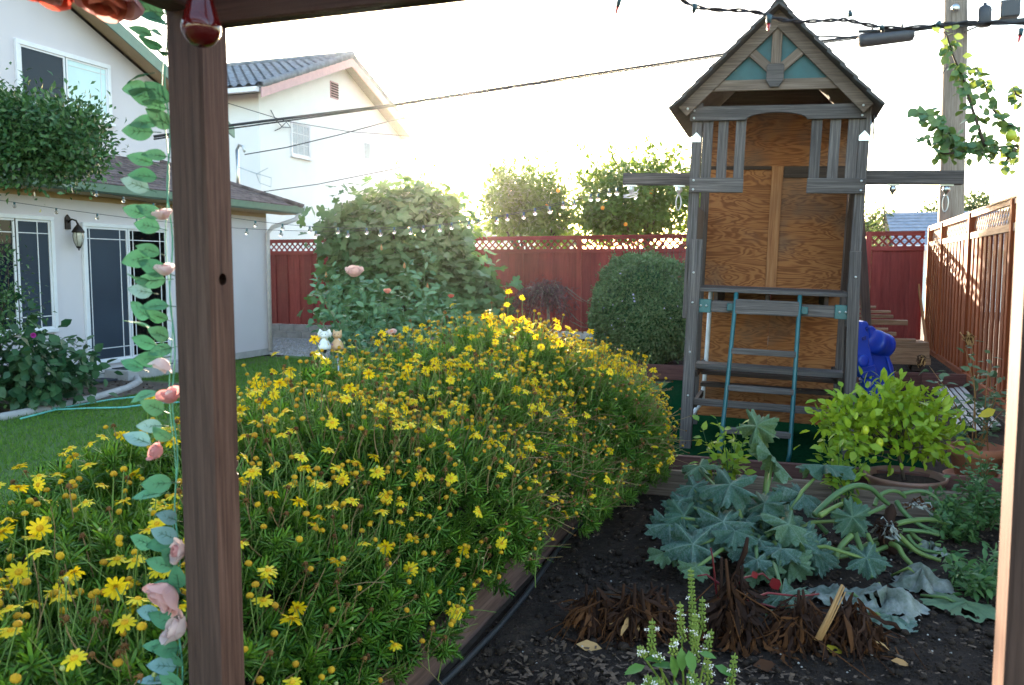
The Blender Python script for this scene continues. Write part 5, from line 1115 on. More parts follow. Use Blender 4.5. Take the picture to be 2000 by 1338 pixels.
zl = [(1510, 897, 4.95, 55, (.2, .3), .7), (1417, 947, 4.8, 62, (-.5, .4), .8), (1349, 950, 5.0, 36, (-1, .4), .7), (1322, 978, 4.9, 36, (-1, .1), .8), (1330, 1008, 4.75, 42, (-1, -.2), .6),
      (1405, 1022, 4.6, 62, (-.6, -.3), .6), (1345, 1064, 4.45, 58, (-1, -.2), .45), (1435, 1040, 4.5, 48, (-.5, -.6), .7), (1487, 985, 4.75, 50, (-.1, .3), .8), (1549, 1026, 4.55, 60, (.5, -.2), .8),
      (1563, 1060, 4.5, 50, (.5, -.6), .5), (1576, 968, 4.9, 50, (.8, .3), .8), (1485, 1105, 4.35, 50, (.0, -1), .5), (1550, 1098, 4.4, 48, (.5, -.8), .4), (1604, 1088, 4.5, 40, (.9, -.5), .5), (1612, 908, 5.05, 56, (.5, .5), .75), (1667, 1012, 4.8, 42, (1, -.1), .5), (1440, 985, 4.9, 45, (-.4, .6), .8), (1520, 1060, 4.6, 45, (.2, -.4), .7), (1385, 975, 4.95, 45, (-.6, .5), .8), (1455, 1075, 4.45, 42, (-.2, -.9), .5)]
for _ in range(32):
    x, y = RNG.normal(1460, 80), RNG.normal(1030, 42); zl.append((x, y, 4.62 + (1030 - y) * .0055 + RNG.uniform(.0, .2), RNG.uniform(34, 52), ((x - 1480) / 90, (1010 - y) / 80), RNG.uniform(.4, .9)))
for i, (x, y, d, rpx, dv, fl) in enumerate(zl):
    c = D(x, y, d); R0 = rpx * d / FPX * .98; out = RT * dv[0] - unit(FW * [1, 1, 0]) * (-dv[1]) + RNG.normal(size=3) * .15; out[2] = -.12
    nr = np.array([0, 0, 1.0]) * fl + TOCAM(c) * (1.15 - fl) + RNG.normal(size=3) * .12
    put(SQ[i % 5], 'leaf', ZU, c - unit(out) * R0 * .15, out, nr, R0 * 1.0, 1.15)
    m = MB(); b = zb + np.array([RNG.normal() * .05, RNG.normal() * .05, .05]); md = b * .4 + c * .6 + [0, 0, .05]; m.tube([b, md, c - [0, 0, .012]], [.013, .011, .008], 7); m.build('stalk', 'squash_stem', ZU)
c = D(1478, 832, 5.1); put(SQ[2], 'leaf', ZU, c, RT * .8 + [0, 0, .55], TOCAM(c) + UP * .6, .13, 2.2); m = MB(); m.tube([zb + [0, .2, .1], D(1500, 900, 5.1), D(1480, 845, 5.1)], [.014, .011, .008], 7); m.build('stalk', 'squash_stem', ZU)
m = MB(); m.tube([D(1430, 1165, 4.3), D(1438, 1135, 4.32), D(1443, 1105, 4.35), D(1455, 1078, 4.32), D(1460, 1050, 4.3)], [.014, .017, .012, .015, .008], 8); m.build('old_stem', 'dead_dark', ZU)
# second plant: bare arching stems round a stump
z2 = GZ(1745, 1075, .02); qx = lambda x, y, d: D(1550 + x / 2.433, 700 + y / 2.433, d)
Z2 = thing('squash_stems', 'bare arching green squash stems round a shrivelled stump', 'squash plant', z2)
for i, (pts, d0, d1) in enumerate([([(100, 745), (150, 690), (220, 630), (300, 598), (370, 615), (410, 660), (450, 692)], 4.7, 5.0), ([(385, 700), (400, 655), (450, 628), (500, 632), (530, 660)], 5.0, 5.1), ([(520, 642), (590, 628), (650, 640), (695, 680), (705, 715), (680, 748)], 5.1, 5.0), ([(490, 680), (520, 730), (590, 790), (690, 830)], 5.1, 4.9), ([(465, 790), (490, 815), (570, 818), (640, 825), (690, 840)], 4.9, 4.9), ([(480, 790), (530, 775), (610, 764), (690, 770), (745, 792)], 4.95, 5.0), ([(462, 880), (500, 895), (520, 940), (565, 985)], 4.8, 4.6), ([(500, 840), (540, 880), (590, 925), (700, 962)], 4.85, 4.7), ([(540, 840), (565, 880), (610, 912), (700, 925)], 4.9, 4.8), ([(560, 830), (590, 860), (640, 882), (700, 888)], 4.95, 4.85), ([(290, 825), (310, 880), (345, 960), (370, 1045)], 4.7, 4.5), ([(350, 835), (375, 890), (405, 945), (432, 995)], 4.75, 4.6), ([(275, 840), (225, 890), (203, 940), (200, 995)], 4.6, 4.5), ([(440, 895), (380, 920), (300, 925), (215, 945)], 4.8, 4.6), ([(125, 748), (180, 715), (230, 690)], 4.6, 4.7), ([(430, 705), (360, 735), (295, 762)], 4.85, 4.7), ([(400, 880), (300, 900), (200, 915), (160, 940)], 4.9, 4.7), ([(470, 860), (560, 900), (640, 950), (690, 965)], 5.0, 4.8), ([(160, 830), (120, 790), (100, 775)], 4.8, 4.9), ([(440, 850), (380, 870), (330, 900), (250, 930), (170, 935)], 5.0, 4.8)]):
    P = [qx(x, y, d0 + (d1 - d0) * k_ / (len(pts) - 1)) for k_, (x, y) in enumerate(pts)]
    # smooth the polyline
    for _ in range(2):
        Q = [P[0]]
        for a, b in zip(P[:-1], P[1:]): Q += [a * .75 + b * .25, a * .25 + b * .75]
        P = Q + [P[-1]]
    rr = .0150 * RNG.uniform(.75, 1.15); m = MB(); m.tube(P, list(np.linspace(rr * 1.1, rr * .8, len(P))), 8); m.build('stem', 'squash_stem', Z2)
m = MB(); m.tube([z2, qx(425, 880, 4.9), qx(440, 830, 4.92), qx(450, 780, 4.95), qx(462, 730, 4.97), qx(470, 695, 5.0)], [.045, .034, .041, .028, .034, .010], 9); m.build('stump', 'dead_dark', Z2)
def ribbons(parent, top, n_, spread, drop, mats, wd=.012, z0=0.01, name='dead_leaf', kind=None, jitter=.03):
    protos = MB()
    for i in range(n_):
        a = RNG.random() * 6.28; r = spread * RNG.uniform(.15, 1); h0 = RNG.uniform(.55, 1.0); s = np.asarray(top) * [1, 1, 0] + RNG.normal(size=3) * [jitter, jitter, 0] + [0, 0, z0 + (top[2] - z0) * h0]
        e = np.array([top[0] + math.cos(a) * r, top[1] + math.sin(a) * r, z0 + max(0, RNG.normal() * .02) + (0 if drop > .9 else (top[2] - z0) * (1 - drop) * RNG.random())])
        md = (s + e) / 2 + np.array([math.cos(a) * r * .25, math.sin(a) * r * .25, (s[2] - e[2]) * .25]) + RNG.normal(size=3) * .015; q = [s, (s + md) / 2 + RNG.normal(size=3) * .008, md, (md + e) / 2 + RNG.normal(size=3) * .01, e]
        sd = unit(np.cross(e - s + [0, 0, .01], rdir(1)[0])); vs = []; wv = wd * RNG.uniform(.4, 1.6)
        for k_, p in enumerate(q): tw_ = sd * wv * (.5 + .6 * math.sin(math.pi * (k_ + .6) / 5)) ; vs += [p - tw_, p + [0, 0, .003], p + tw_]
        protos.add(vs, [(3 * k_ + c_, 3 * k_ + c_ + 1, 3 * k_ + c_ + 4, 3 * k_ + c_ + 3) for k_ in range(4) for c_ in range(2)], None, int(RNG.integers(len(mats))), True)
    o = protos.build(name, mats, parent); o['kind'] = 'stuff'; return o
ribbons(Z2, qx(440, 770, 4.85), 46, .10, .7, ['dead_dark', 'squash_pale', 'dead'], .010, .1)
ribbons(Z2, qx(590, 690, 5.1), 20, .12, .5, ['squash_pale', 'dead'], .006, .2, 'dried_leaf')
c = D(1665, 1010, 4.6); put(SQ[3], 'leaf', Z2, c, RT * .6 - UP * .7, TOCAM(c) + [0, 0, .4], .12, .9)
# wilted leaves flat on the soil
k = N('mildew'); p = k.objc(); f = k.noise(p, 9, 5, .7); g = k.noise(p, 45, 3)
c = k.ramp(f, [(.3, (.035, .060, .035)), (.48, (.120, .140, .120)), (.75, (.26, .27, .265))]); c = k.mix(k.ramp(g, [(.55, (0, 0, 0)), (.8, (.5, .5, .5))]), c, (.10, .075, .05)); k.set(color=c, rough=.85, spec=.15); k.bump(f, .6, .02); k.done()
def wilted(label, x, y, S, hgt, ang, mat='mildew', seed=0, sq=.8, holes=3):
    """a collapsed leaf: creased sheet that sags to the ground between its ribs, torn at the edge"""
    r = random.Random(seed); c = GZ(x, y, 0.0); t = thing('wilted_leaf', label, 'leaf', c); NS, NR = 64, 9; vs = []; ph = [r.random() * 6.28 for _ in range(6)]; ca, sa = math.cos(ang), math.sin(ang)
    hl = [(r.uniform(.35, .8), r.uniform(0, 6.28), r.uniform(.10, .17)) for _ in range(holes)]; keep = []
    for i in range(NR + 1):
        q = i / NR
        for j_ in range(NS):
            a = 2 * math.pi * j_ / NS; ed_ = 1 + q ** 2 * (.14 * math.sin(5 * a + ph[0]) + .08 * math.sin(11 * a + ph[1]) + .06 * math.sin(23 * a + ph[2]) + r.uniform(-.05, .05)); X_, Y_ = q * ed_ * math.cos(a), q * ed_ * math.sin(a) * sq
            fold = abs(math.sin(2.5 * a + ph[3] + .8 * q)) ** .7; z = hgt * (1 - q ** 2.2) * (.35 + .65 * fold) * (.75 + .25 * math.sin(3 * a + ph[1])) + hgt * .18 * math.sin(9 * X_ + 4 * Y_ + ph[2]) * q + hgt * .22 * math.sin(4 * X_ + ph[4]) * math.sin(5 * Y_ + ph[5]) + .02 * S * math.sin(19 * a + 6 * q) + r.uniform(-.004, .004)
            vs.append((c[0] + S * (X_ * ca - Y_ * sa), c[1] + S * (X_ * sa + Y_ * ca), max(.012, z + .018)))
    fs = []
    for i in range(NR):
        for j_ in range(NS):
            a = 2 * math.pi * (j_ + .5) / NS; q = (i + .5) / NR
            if any(abs(q - h0) < hs * .5 and abs(math.atan2(math.sin(a - h1), math.cos(a - h1))) * q < hs for h0, h1, hs in hl): continue
            k_ = (j_ + 1) % NS; fs.append((i * NS + j_, i * NS + k_, (i + 1) * NS + k_, (i + 1) * NS + j_))
    m = MB(); m.add(vs, fs, None, 0, True); m.build('blade', mat, t)
    q = MB(); d = np.array([-ca, -sa, 0]); q.tube([c + [0, 0, hgt * .6], c + d * S * .5 + [0, 0, hgt * .7 + .02], c + d * S * 1.1 + [0, 0, .02]], .008, 6); q.build('stalk', 'squash_stem', t)
wilted('big grey mildewed squash leaf collapsed in front of the bare stems', 1730, 1190, .20, .10, -1.3, seed=1)
wilted('grey mildewed squash leaf draped right of the collapsed one', 1800, 1150, .15, .10, -.6, seed=2)
wilted('pale squash leaf lying behind the straw-coloured stalk', 1638, 1175, .15, .06, 2.6, seed=3, holes=1)
wilted('yellow-green fading squash leaf flat on the soil by the right post', 1885, 1195, .19, .035, -.5, 'sage_leaf', 4, .6, 1)
wilted('tattered squash leaf at the lower edge of the collapsed leaves', 1738, 1222, .12, .03, -.4, 'squash_leaf', 5, .6, 1)
wilted('small mildewed leaf beside the weeds at the right', 1815, 1085, .10, .07, .3, seed=6, holes=1)
# dead brown clumps
def heap(parent, c, rx, h, n_, mats, name, L_=(.05, .19), wd=(.003, .017)):
    m = MB()
    for i in range(n_):
        u = rdir(1)[0]; r = RNG.random() ** .5; p = np.array([c[0] + u[0] * rx * r, c[1] + u[1] * rx * r, h * (1 - r * .55) * RNG.uniform(.35, 1.08) + .01]); d = unit(np.array([u[0] * .45, u[1] * .45, -1.0]) + RNG.normal(size=3) * .32); st = RNG.uniform(*L_) / 5; w_ = RNG.uniform(*wd); sd = unit(np.cross(d, rdir(1)[0])); vs = []
        for k_ in range(6):
            q = w_ * math.sin(math.pi * (k_ + .7) / 6.4); vs += [p - sd * q, p + np.cross(sd, d) * q * .5, p + sd * q]; d = unit(d + RNG.normal(size=3) * .28 + [0, 0, -.05]); p = p + d * st; p[2] = max(p[2], .006 + .006 * RNG.random()); sd = unit(sd + RNG.normal(size=3) * .25)
        m.add(vs, [(3 * k_ + c_, 3 * k_ + c_ + 1, 3 * k_ + c_ + 4, 3 * k_ + c_ + 3) for k_ in range(5) for c_ in range(2)], None, int(RNG.integers(len(mats))), True)
    o = m.build(name, mats, parent); o['kind'] = 'stuff'
def dead_clump(label, x, y, hgt, spread, n_, strong=False):
    b = GZ(x, y, 0); spread *= .78; hgt *= 1.12; t = thing('dead_plant', label, 'dead plant', b)
    heap(t, b, spread, hgt, int(n_ * 1.6), ['dead_dark', 'dead', 'dead_dark', 'dead_dark'], 'dead_leaves'); heap(t, b, spread * 1.7, hgt * .25, int(n_ * .5), ['dead', 'dead_dark'], 'litter')
    for k_ in range(3 if strong else 2):
        a = b + np.array([RNG.normal() * spread * .35, RNG.normal() * spread * .3, 0]); e = a + np.array([RNG.normal() * .02, RNG.normal() * .02, hgt * RNG.uniform(.75, 1.15)]); m = MB(); m.tube([a, (a + e) / 2 + RNG.normal(size=3) * .008, e], [.012, .010, .006], 7); m.build('stump', 'dead' if strong and k_ == 0 else 'dead_dark', t)
    heap(t, b + [0, -.03, 0], spread * .45, hgt * .9, int(n_ * .16), ['dead', 'straw'] if strong else ['dead'], 'dry_strips', (.08, .18), (.004, .013))
    m = MB()
    for i in range(16): e = b + np.array([RNG.normal() * spread * 1.4, RNG.normal() * spread * 1.1, .012]); a = b + [RNG.normal() * .04, RNG.normal() * .04, hgt * RNG.uniform(.2, .8)]; m.tube([a, (a + e) / 2 + [0, 0, .03] + RNG.normal(size=3) * .02, e], [.004, .003, .002], 4)
    m.build('twigs', 'dead', t)['kind'] = 'stuff'
dead_clump('low dead brown plant clump beside the daisy bed board', 1165, 1225, .16, .17, 120); dead_clump('dead brown stump with an orange split face', 1235, 1240, .21, .12, 110, True); dead_clump('small dead brown tuft left of the basil spikes', 1285, 1225, .18, .09, 70)
dead_clump('dark dead chard stump under red stems behind the basil', 1432, 1250, .30, .14, 170, True); dead_clump('dead brown clump around the straw-coloured stalk', 1560, 1255, .20, .16, 130); dead_clump('rightmost dead brown clump with curled orange strips', 1668, 1258, .20, .14, 130, True)
m = MB()
for _k, (_dx, _dy, _r) in enumerate(((0, 0, .0075), (5, 4, .0055), (-4, 9, .005), (8, 14, .0035))): m.tube([D(1596 + _dx, 1250, 3.60), D(1620 + _dx, 1198 + _dy * .5, 3.63), D(1645 + _dx * .8, 1142 + _dy, 3.66)], [_r * 1.2, _r, _r * .8], 6)
tag(m.build('dry_stalk', 'straw'), 'straw-coloured broken stalk standing among the dead clumps', 'stalk')
# red chard stems
cb_ = GZ(1432, 1250, .0); CH = thing('red_chard', 'red chard stems sprouting from the dark dead stump', 'chard', cb_ + [0, .02, 0])
for pts in ([(1432, 1160), (1405, 1140), (1380, 1122), (1362, 1125)], [(1432, 1150), (1455, 1128), (1490, 1120), (1505, 1135)], [(1440, 1180), (1500, 1158), (1560, 1165), (1600, 1160)], [(1428, 1190), (1400, 1165), (1392, 1090), (1388, 1070)], [(1450, 1190), (1490, 1180), (1540, 1195)]):
    m = MB(); m.tube([D(x, y, 3.8) for x, y in pts], [.006, .0052, .0045, .0035][:len(pts)], 6); m.build('stem', 'chard', CH)
for x, y, s_ in ((1508, 1128, .05), (1470, 1115, .03)): foliage(CH, 'leaf', 'l', LF['round'], [D(x, y, 3.78)], [-UP + RT * .5], [TOCAM(D(x, y, 3.78))], [s_ * 1.4], ['chard'], 1)
# fallen leaves
def fallen(label, x, y, S, mat, d):
    c = GZ(x, y, .02); m = MB(); pr = LF['oval'][1]; Rm = frames(np.array([RT * d[0] + FW * [1, 1, 0] * d[1]]), np.array([[.2, -.3, 1.0]]))[0]
    m.add([c + Rm @ (v * S) for v in pr.V], [tuple(f) for f in pr.F], None, 0, True); tag(m.build('fallen_leaf', mat), label, 'leaf')
fallen('curled tan fallen leaf on the soil left of the basil', 1125, 1258, .13, 'straw', (1, -.2)); fallen('yellow-orange fallen leaf at the foot of the dead clumps', 1608, 1268, .10, 'yellow_leaf', (1, .1)); fallen('small pale fallen leaf on the soil at the right foreground', 1740, 1290, .08, 'straw', (1, -.2)); fallen('tan leaf scrap in the foreground soil right of the basil', 1470, 1300, .14, 'dead', (1, .1)); fallen('yellow leaf lying by the lemon pot', 1830, 868, .12, 'straw', (1, 0))
# basil in flower
bb = GZ(1330, 1420, 0); BA = thing('basil_plant', 'flowering basil with pale green spikes and white flowers in front', 'basil', bb)
def spike(x0, y0, x1, y1, d, stem_to=None):
    a, b = D(x0, y0, d), D(x1, y1, d); L_ = np.linalg.norm(b - a); ax = unit(b - a); n_ = max(4, int(L_ / .0125)); m = MB(); m.tube([a, b], [.003, .0015], 5); 
    for i in range(n_):
        t_ = i / n_; c = a + (b - a) * t_; rr = .0125 * (1 - .5 * t_)
        for j in range(6):
            an = j * 1.047 + i * .5; q = unit(RT * math.cos(an) + unit(FW) * math.sin(an)) * rr
            m.lathe([(0, -.004), (.0042, -.001), (.003, .003), (0, .005)], c + q, 5, 0, axis=unit(q + ax * .006))
    o = m.build('flower_spike', ['basil_flower'], BA)
    for i in range(4):
        t_ = RNG.uniform(.1, .75); an = RNG.random() * 6.28; q = (RT * math.cos(an) - FW * abs(math.sin(an))) * .016; c = a + (b - a) * t_ + q; w_ = MB()
        for k_ in range(4): dq = RT * math.cos(k_ * 1.6 + i) + UP * math.sin(k_ * 1.6 + i); w_.add([c, c + dq * .006 + UP * .002, c + dq * .008 - FW * .002, c + dq * .006 - UP * .003], [(0, 1, 2, 3)], None, 0, True)
        w_.build('white_floret', 'basil_white', o)
    s2 = D(*stem_to) if stem_to else bb + [0, 0, .02]; m = MB(); m.tube([s2, (s2 + a) / 2 + RNG.normal(size=3) * .01, a], [.005, .004, .003], 5); m.build('stem', 'basil_flower', BA)
for s_ in ((1355, 1255, 1349, 1108, 2.75), (1332, 1250, 1328, 1175, 2.7), (1370, 1230, 1372, 1165, 2.8), (1358, 1290, 1357, 1195, 2.65), (1272, 1275, 1274, 1208, 2.6), (1288, 1285, 1272, 1270, 2.6), (1255, 1280, 1250, 1260, 2.6), (1315, 1275, 1316, 1242, 2.6), (1380, 1270, 1390, 1228, 2.7), (1383, 1330, 1382, 1275, 2.6), (1425, 1345, 1436, 1275, 2.6), (1358, 1345, 1355, 1310, 2.5), (1268, 1345, 1265, 1316, 2.5), (1290, 1350, 1288, 1325, 2.5), (1232, 1350, 1232, 1332, 2.5)): spike(*s_)
P = []; Dr = []
for x, y in ((1260, 1300), (1250, 1310), (1300, 1290), (1318, 1305), (1345, 1270), (1365, 1275), (1320, 1330), (1340, 1315), (1370, 1300), (1285, 1320), (1375, 1320), (1350, 1340), (1310, 1280), (1330, 1265), (1395, 1300), (1300, 1340), (1272, 1335)): P.append(D(x, y, 2.6)); Dr.append(RT * (x - 1325) / 60 - UP * .5 + RNG.normal(size=3) * .3)
foliage(BA, 'leaf', 'foliage', LO, P, Dr, np.tile([0, 0, 1.0], (len(P), 1)) - FW * .4, RNG.uniform(.05, .075, len(P)), ['basil_leaf'], 30)
# peppers behind the zucchini
for (x, y, d, lab, tips) in ((1420, 960, 5.75, 'bright green pepper plant behind the zucchini near the ladder', [(1370, 830), (1400, 820), (1440, 830), (1385, 860), (1430, 860), (1460, 850), (1395, 890), (1440, 890), (1370, 895), (1415, 840)]), (1650, 985, 5.6, 'yellow-green pepper plant just left of the lemon pot', [(1610, 860), (1640, 850), (1670, 870), (1620, 890), (1650, 900), (1690, 900), (1600, 880), (1660, 930), (1630, 930), (1640, 870)])):
    b = D(x, y, d); b[2] = .02; cane_plant('pepper_plant', lab, 'pepper plant', b, [D(u_, v_, d + RNG.uniform(-.12, .12)) for u_, v_ in tips], 15, (.05, .10), LO, 'pepper_leaf', 'weed', 130, .005, .05, .02, .4)
# weeds along the right
for (x, y, d, lab, n_) in ((1900, 1150, 4.3, 'low green weed patch beside the right post', 26), (1870, 1010, 5.1, 'dense green weeds right of the bare squash stems', 30), (1930, 960, 5.3, 'tall light green weeds against the right post', 22)):
    b = D(x, y, d); b[2] = .01; cane_plant('weed', lab, 'weed', b, [D(x + RNG.uniform(-60, 60), y + RNG.uniform(-75, 25), d + RNG.uniform(-.3, .3)) for _ in range(n_)], 22, (.03, .065), LO, 'weed', 'weed', 100, .004, .05, .04, .3)
# lemon tree in its bowl
lp = D(1766, 985, 5.95); lp[2] = 0
m = MB(); m.lathe([(0, .012), (.17, .012), (.20, .02), (.25, .16), (.27, .19), (.275, .21), (.262, .215), (.245, .19), (.24, .165), (0, .165)], lp, 28); 
LP = thing('plant_pot', 'wide brown glazed bowl holding the lemon tree', 'pot', lp); m.build('bowl', 'glazed_pot', LP); m = MB(); m.lathe([(.24, .166), (.12, .178), (0, .172)], lp, 20); m.build('potting_soil', 'soil', LP)
lob = [ell(1745, 835, 5.95, 95, 62, .34), ell(1665, 825, 5.9, 55, 45, .2), ell(1790, 810, 5.95, 55, 48, .2), ell(1735, 785, 5.95, 38, 38, .15), ell(1650, 850, 5.8, 40, 35, .15), ell(1830, 860, 5.9, 30, 40, .15)]
LT2, _ = tree('lemon_tree', 'small bright yellow-green lemon tree in the bowl', 'tree', lp + [0, 0, .175], lob, 125, 11, .055, LO, (.055, .105), 'lemon_leaf', 300, .014, down=-.2, limbs=34, shell=.3)
for x, y in ((1718, 865), (1690, 840)): q = MB(); q.lathe([(0, -.032), (.018, -.026), (.026, 0), (.018, .026), (0, .034)], D(x, y, 5.75), 12); q.build('lemon', 'lemon_fruit', LT2)
# second pot with leggy sage
p2 = GZ(1905, 935, 0); POT = thing('plant_pot', 'terracotta pot near the right post holding the leggy sage', 'pot', p2)
m = MB(); m.lathe([(0, .01), (.13, .01), (.15, .03), (.19, .19), (.21, .20), (.215, .26), (.20, .265), (.19, .22), (0, .21)], p2, 24); m.build('pot_body', 'terracotta', POT); m = MB(); m.lathe([(.14, -.002), (.22, .0), (.235, .03), (.22, .034), (.2, .012), (.14, .012)], p2, 24); m.build('saucer', 'terracotta', POT)
cane_plant('sage_plant', 'leggy sage with dried flower heads in the terracotta pot', 'plant', p2 + [0, 0, .21], [D(x, y, 6.6 + RNG.uniform(-.15, .15)) for x, y in ((1898, 665), (1885, 680), (1815, 715), (1830, 745), (1870, 800), (1910, 730), (1930, 720), (1950, 740), (1940, 780), (1900, 790), (1925, 830), (1880, 840), (1850, 830), (1960, 800), (1955, 760), (1935, 690))], 15, (.05, .09), LO, 'sage_leaf', 'straw', 170, .005, .05, .03, .35)
for x, y in ((1893, 662), (1800, 705)):
    c = D(x, y, 6.6); t = thing('seed_head', 'dried tan seed head ' + ('high against the cedar fence' if x > 1850 else 'drooping in front of the lumber stack'), 'seed head', c); ribbons(t, c + [0, 0, .05], 30, .03, .6, ['straw', 'dead'], .006, c[2] - .06, 'dry_bracts', jitter=.012)
y_ = D(1945, 800, 5.9); foliage(thing('yellow_leaf', 'bright yellow leaf by the right post', 'leaf', y_), 'blade', 'b', LO, [y_], [-RT + UP * -.4], [TOCAM(y_)], [.13], ['yellow_leaf'], 1)

# ------------------------------------------------------------------ pergola round the camera
PY = 1.46; PX = float(GY(401, 400, PY)[0]); PW = 0.089
def carve(obj, blobs):
    """take knot holes and chips out of a timber"""
    for c, r, ax in blobs:
        m = MB(); n_ = 10; m.lathe([(r[0] * math.sin(math.pi * i / n_) * random.uniform(.9, 1.1) if 0 < i < n_ else 0.0005, -r[2] * math.cos(math.pi * i / n_)) for i in range(n_ + 1)], c, 12, axis=ax, sx=1, sy=r[1] / r[0])
        k_ = m.build('cutter', 'bark', origin=(0, 0, 0)); bpy.context.view_layer.update()
        md = obj.modifiers.new('b', 'BOOLEAN'); md.object = k_; md.operation = 'DIFFERENCE'; md.solver = 'EXACT'
        dg = bpy.context.evaluated_depsgraph_get(); me = bpy.data.meshes.new_from_object(obj.evaluated_get(dg)); obj.modifiers.clear(); obj.data = me; bpy.data.objects.remove(k_)
PG = thing('pergola', 'reddish brown wooden pergola post and beam framing the view', 'pergola', (PX, PY, 0))
m = MB(); m.box(PX - PW, PX, PY, PY + PW, 0.0, 2.30)
lpst = m.build('post', 'post_wood', PG, bevel=.006)
wv = Vector((PX - PW / 2, PY + PW / 2, 0))
kn = GX(433, 546, PX); kb = GX(462, 893, PX)
kb[1] = min(kb[1], PY + PW); kn2 = np.array([PX, kn[1], kn[2]])
off = np.array(WM[PG.name].translation)
lpst_w = lpst; 
bpy.context.view_layer.update()
carve(lpst, [(kn2 + [0, .004, 0], (.010, .014, .05), (-1, .9, 0)), (np.array([PX + .004, PY + PW + .003, kb[2]]), (.022, .016, .014), (1, 1, 0)), (np.array([PX + .002, PY + PW - .001, kb[2] - .03]), (.018, .012, .012), (1, 1, .5))])
RPX = float(GY(1984, 900, PY)[0])
m = MB(); m.box(RPX, RPX + PW, PY, PY + PW, 0.0, 2.30); m.build('post', 'post_wood', PG, bevel=.006)
zb_ = float(GY(452, 36, PY)[2])
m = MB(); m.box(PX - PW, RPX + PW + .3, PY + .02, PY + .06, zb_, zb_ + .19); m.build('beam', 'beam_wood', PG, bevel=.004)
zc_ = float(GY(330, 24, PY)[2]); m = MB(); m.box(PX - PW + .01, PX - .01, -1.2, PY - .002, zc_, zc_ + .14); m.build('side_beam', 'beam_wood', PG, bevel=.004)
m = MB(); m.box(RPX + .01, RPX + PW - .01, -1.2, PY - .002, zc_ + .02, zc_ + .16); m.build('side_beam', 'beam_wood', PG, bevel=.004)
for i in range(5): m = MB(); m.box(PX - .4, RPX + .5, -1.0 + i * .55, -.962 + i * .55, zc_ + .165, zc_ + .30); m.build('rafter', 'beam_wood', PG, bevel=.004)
# red light bulb under the beam
bc = D(393, 54, 1.5); BU = thing('red_bulb', 'deep red glass light bulb hanging in front of the left post', 'bulb', bc)
m = MB(); rr = .0345; m.lathe([(0.0005, -rr)] + [(rr * math.sin(a), -rr * math.cos(a)) for a in np.linspace(.2, 2.05, 11)] + [(rr * .83, rr * .66), (rr * .75, rr * .95), (rr * .68, rr * 1.2), (rr * .64, rr * 1.5)], bc, 24); m.build('glass', 'bulb_red', BU)
m = MB(); m.lathe([(rr * .60, rr * 1.45), (rr * .56, rr * 1.9), (rr * .52, rr * 1.95), (rr * .52, rr * 2.9), (0, rr * 2.9)], bc, 16); m.build('socket', 'socket_teal', BU)
m = MB(); m.lathe([(.004, -.012), (.006, 0), (.003, .02), (.008, .045)], bc, 8); m.build('filament_mount', 'steel', BU)
m = MB(); m.tube([bc + [0, 0, rr * 2.9], bc + [-.02, .0, rr * 2.9 + .06], bc + [-.05, .02, rr * 2.9 + .10]], .004, 6); m.build('cord', 'cable', BU)

# ------------------------------------------------------------------ silk rose garland on the left post
gd = 1.90; G = thing('rose_garland', 'artificial rose garland with green leaves hanging down the left post', 'garland', D(335, 700, gd) * [1, 1, 0])
sx_ = lambda y: 322 + y * .0235
m = MB(); m.tube([D(sx_(y) + 4 * math.sin(y * .03), y, gd) for y in range(-40, 1400, 24)], .0018, 6); m.build('vine', 'garland_stem', G)
m = MB(); m.tube([D(sx_(y) - 5 + 5 * math.sin(y * .021 + 1), y, gd + .006) for y in range(-40, 1400, 30)], .0012, 5); m.build('vine', 'garland_stem', G)
def silk_leaf(seed):
    r = random.Random(seed); mb = MB(); n_, k_ = 8, 3; L_, W_ = 1.0, r.uniform(.56, .66); vs = []
    for i in range(n_ + 1):
        t_ = i / n_; wv = W_ / 2 * math.sin(math.pi * t_ ** .82) ** .8 if 0 < i < n_ else .012
        for j in range(-k_, k_ + 1): u = j / k_; vs.append((u * wv, t_ * L_, .10 * abs(u) * wv * 2 - .18 * t_ * t_ + .02 * math.sin(9 * t_ + 3 * u + seed)))
    w1 = 2 * k_ + 1; mb.add(vs, [(i * w1 + j, i * w1 + j + 1, (i + 1) * w1 + j + 1, (i + 1) * w1 + j) for i in range(n_) for j in range(w1 - 1)], None, 0, True)
    zf = lambda t_, u: .012 - .18 * t_ * t_ + .1 * abs(u)
    mb.tube([(0, -.25, .0), (0, 0, .012), (0, .35, zf(.35, 0)), (0, .72, zf(.72, 0))], [.018, .016, .012, .004], 5, 1)
    for t_ in (.25, .42, .58):
        for s_ in (-1, 1): mb.tube([(0, t_, zf(t_, 0)), (s_ * .07, t_ + .06, zf(t_ + .06, .07)), (s_ * .14, t_ + .13, zf(t_ + .13, .14))], [.009, .007, .003], 4, 1)
    return Leaf(mb)
SLK = [silk_leaf(i) for i in range(4)]
gl_ = [(293, 85), (312, 66), (268, 150), (262, 172), (280, 188), (302, 206), (306, 180), (312, 232), (268, 256), (284, 238), (274, 310), (302, 302), (279, 342), (264, 360), (262, 412), (291, 412), (286, 440), (290, 488), (266, 506), (298, 522), (270, 545), (294, 548), (274, 568), (270, 606), (302, 596), (274, 632), (306, 618), (280, 668), (312, 652), (258, 712), (290, 702), (314, 684), (282, 772), (300, 795), (268, 856), (292, 832), (316, 850), (288, 965), (306, 945), (328, 1010), (322, 1045), (276, 1058), (312, 1062), (312, 1102), (334, 1088), (346, 1130), (288, 1196), (318, 1210), (326, 1148), (304, 1262), (326, 1268), (346, 1286), (318, 1300), (298, 1328), (332, 1330), (275, 60), (290, 20), (302, 35), (262, 8), (318, 100)]
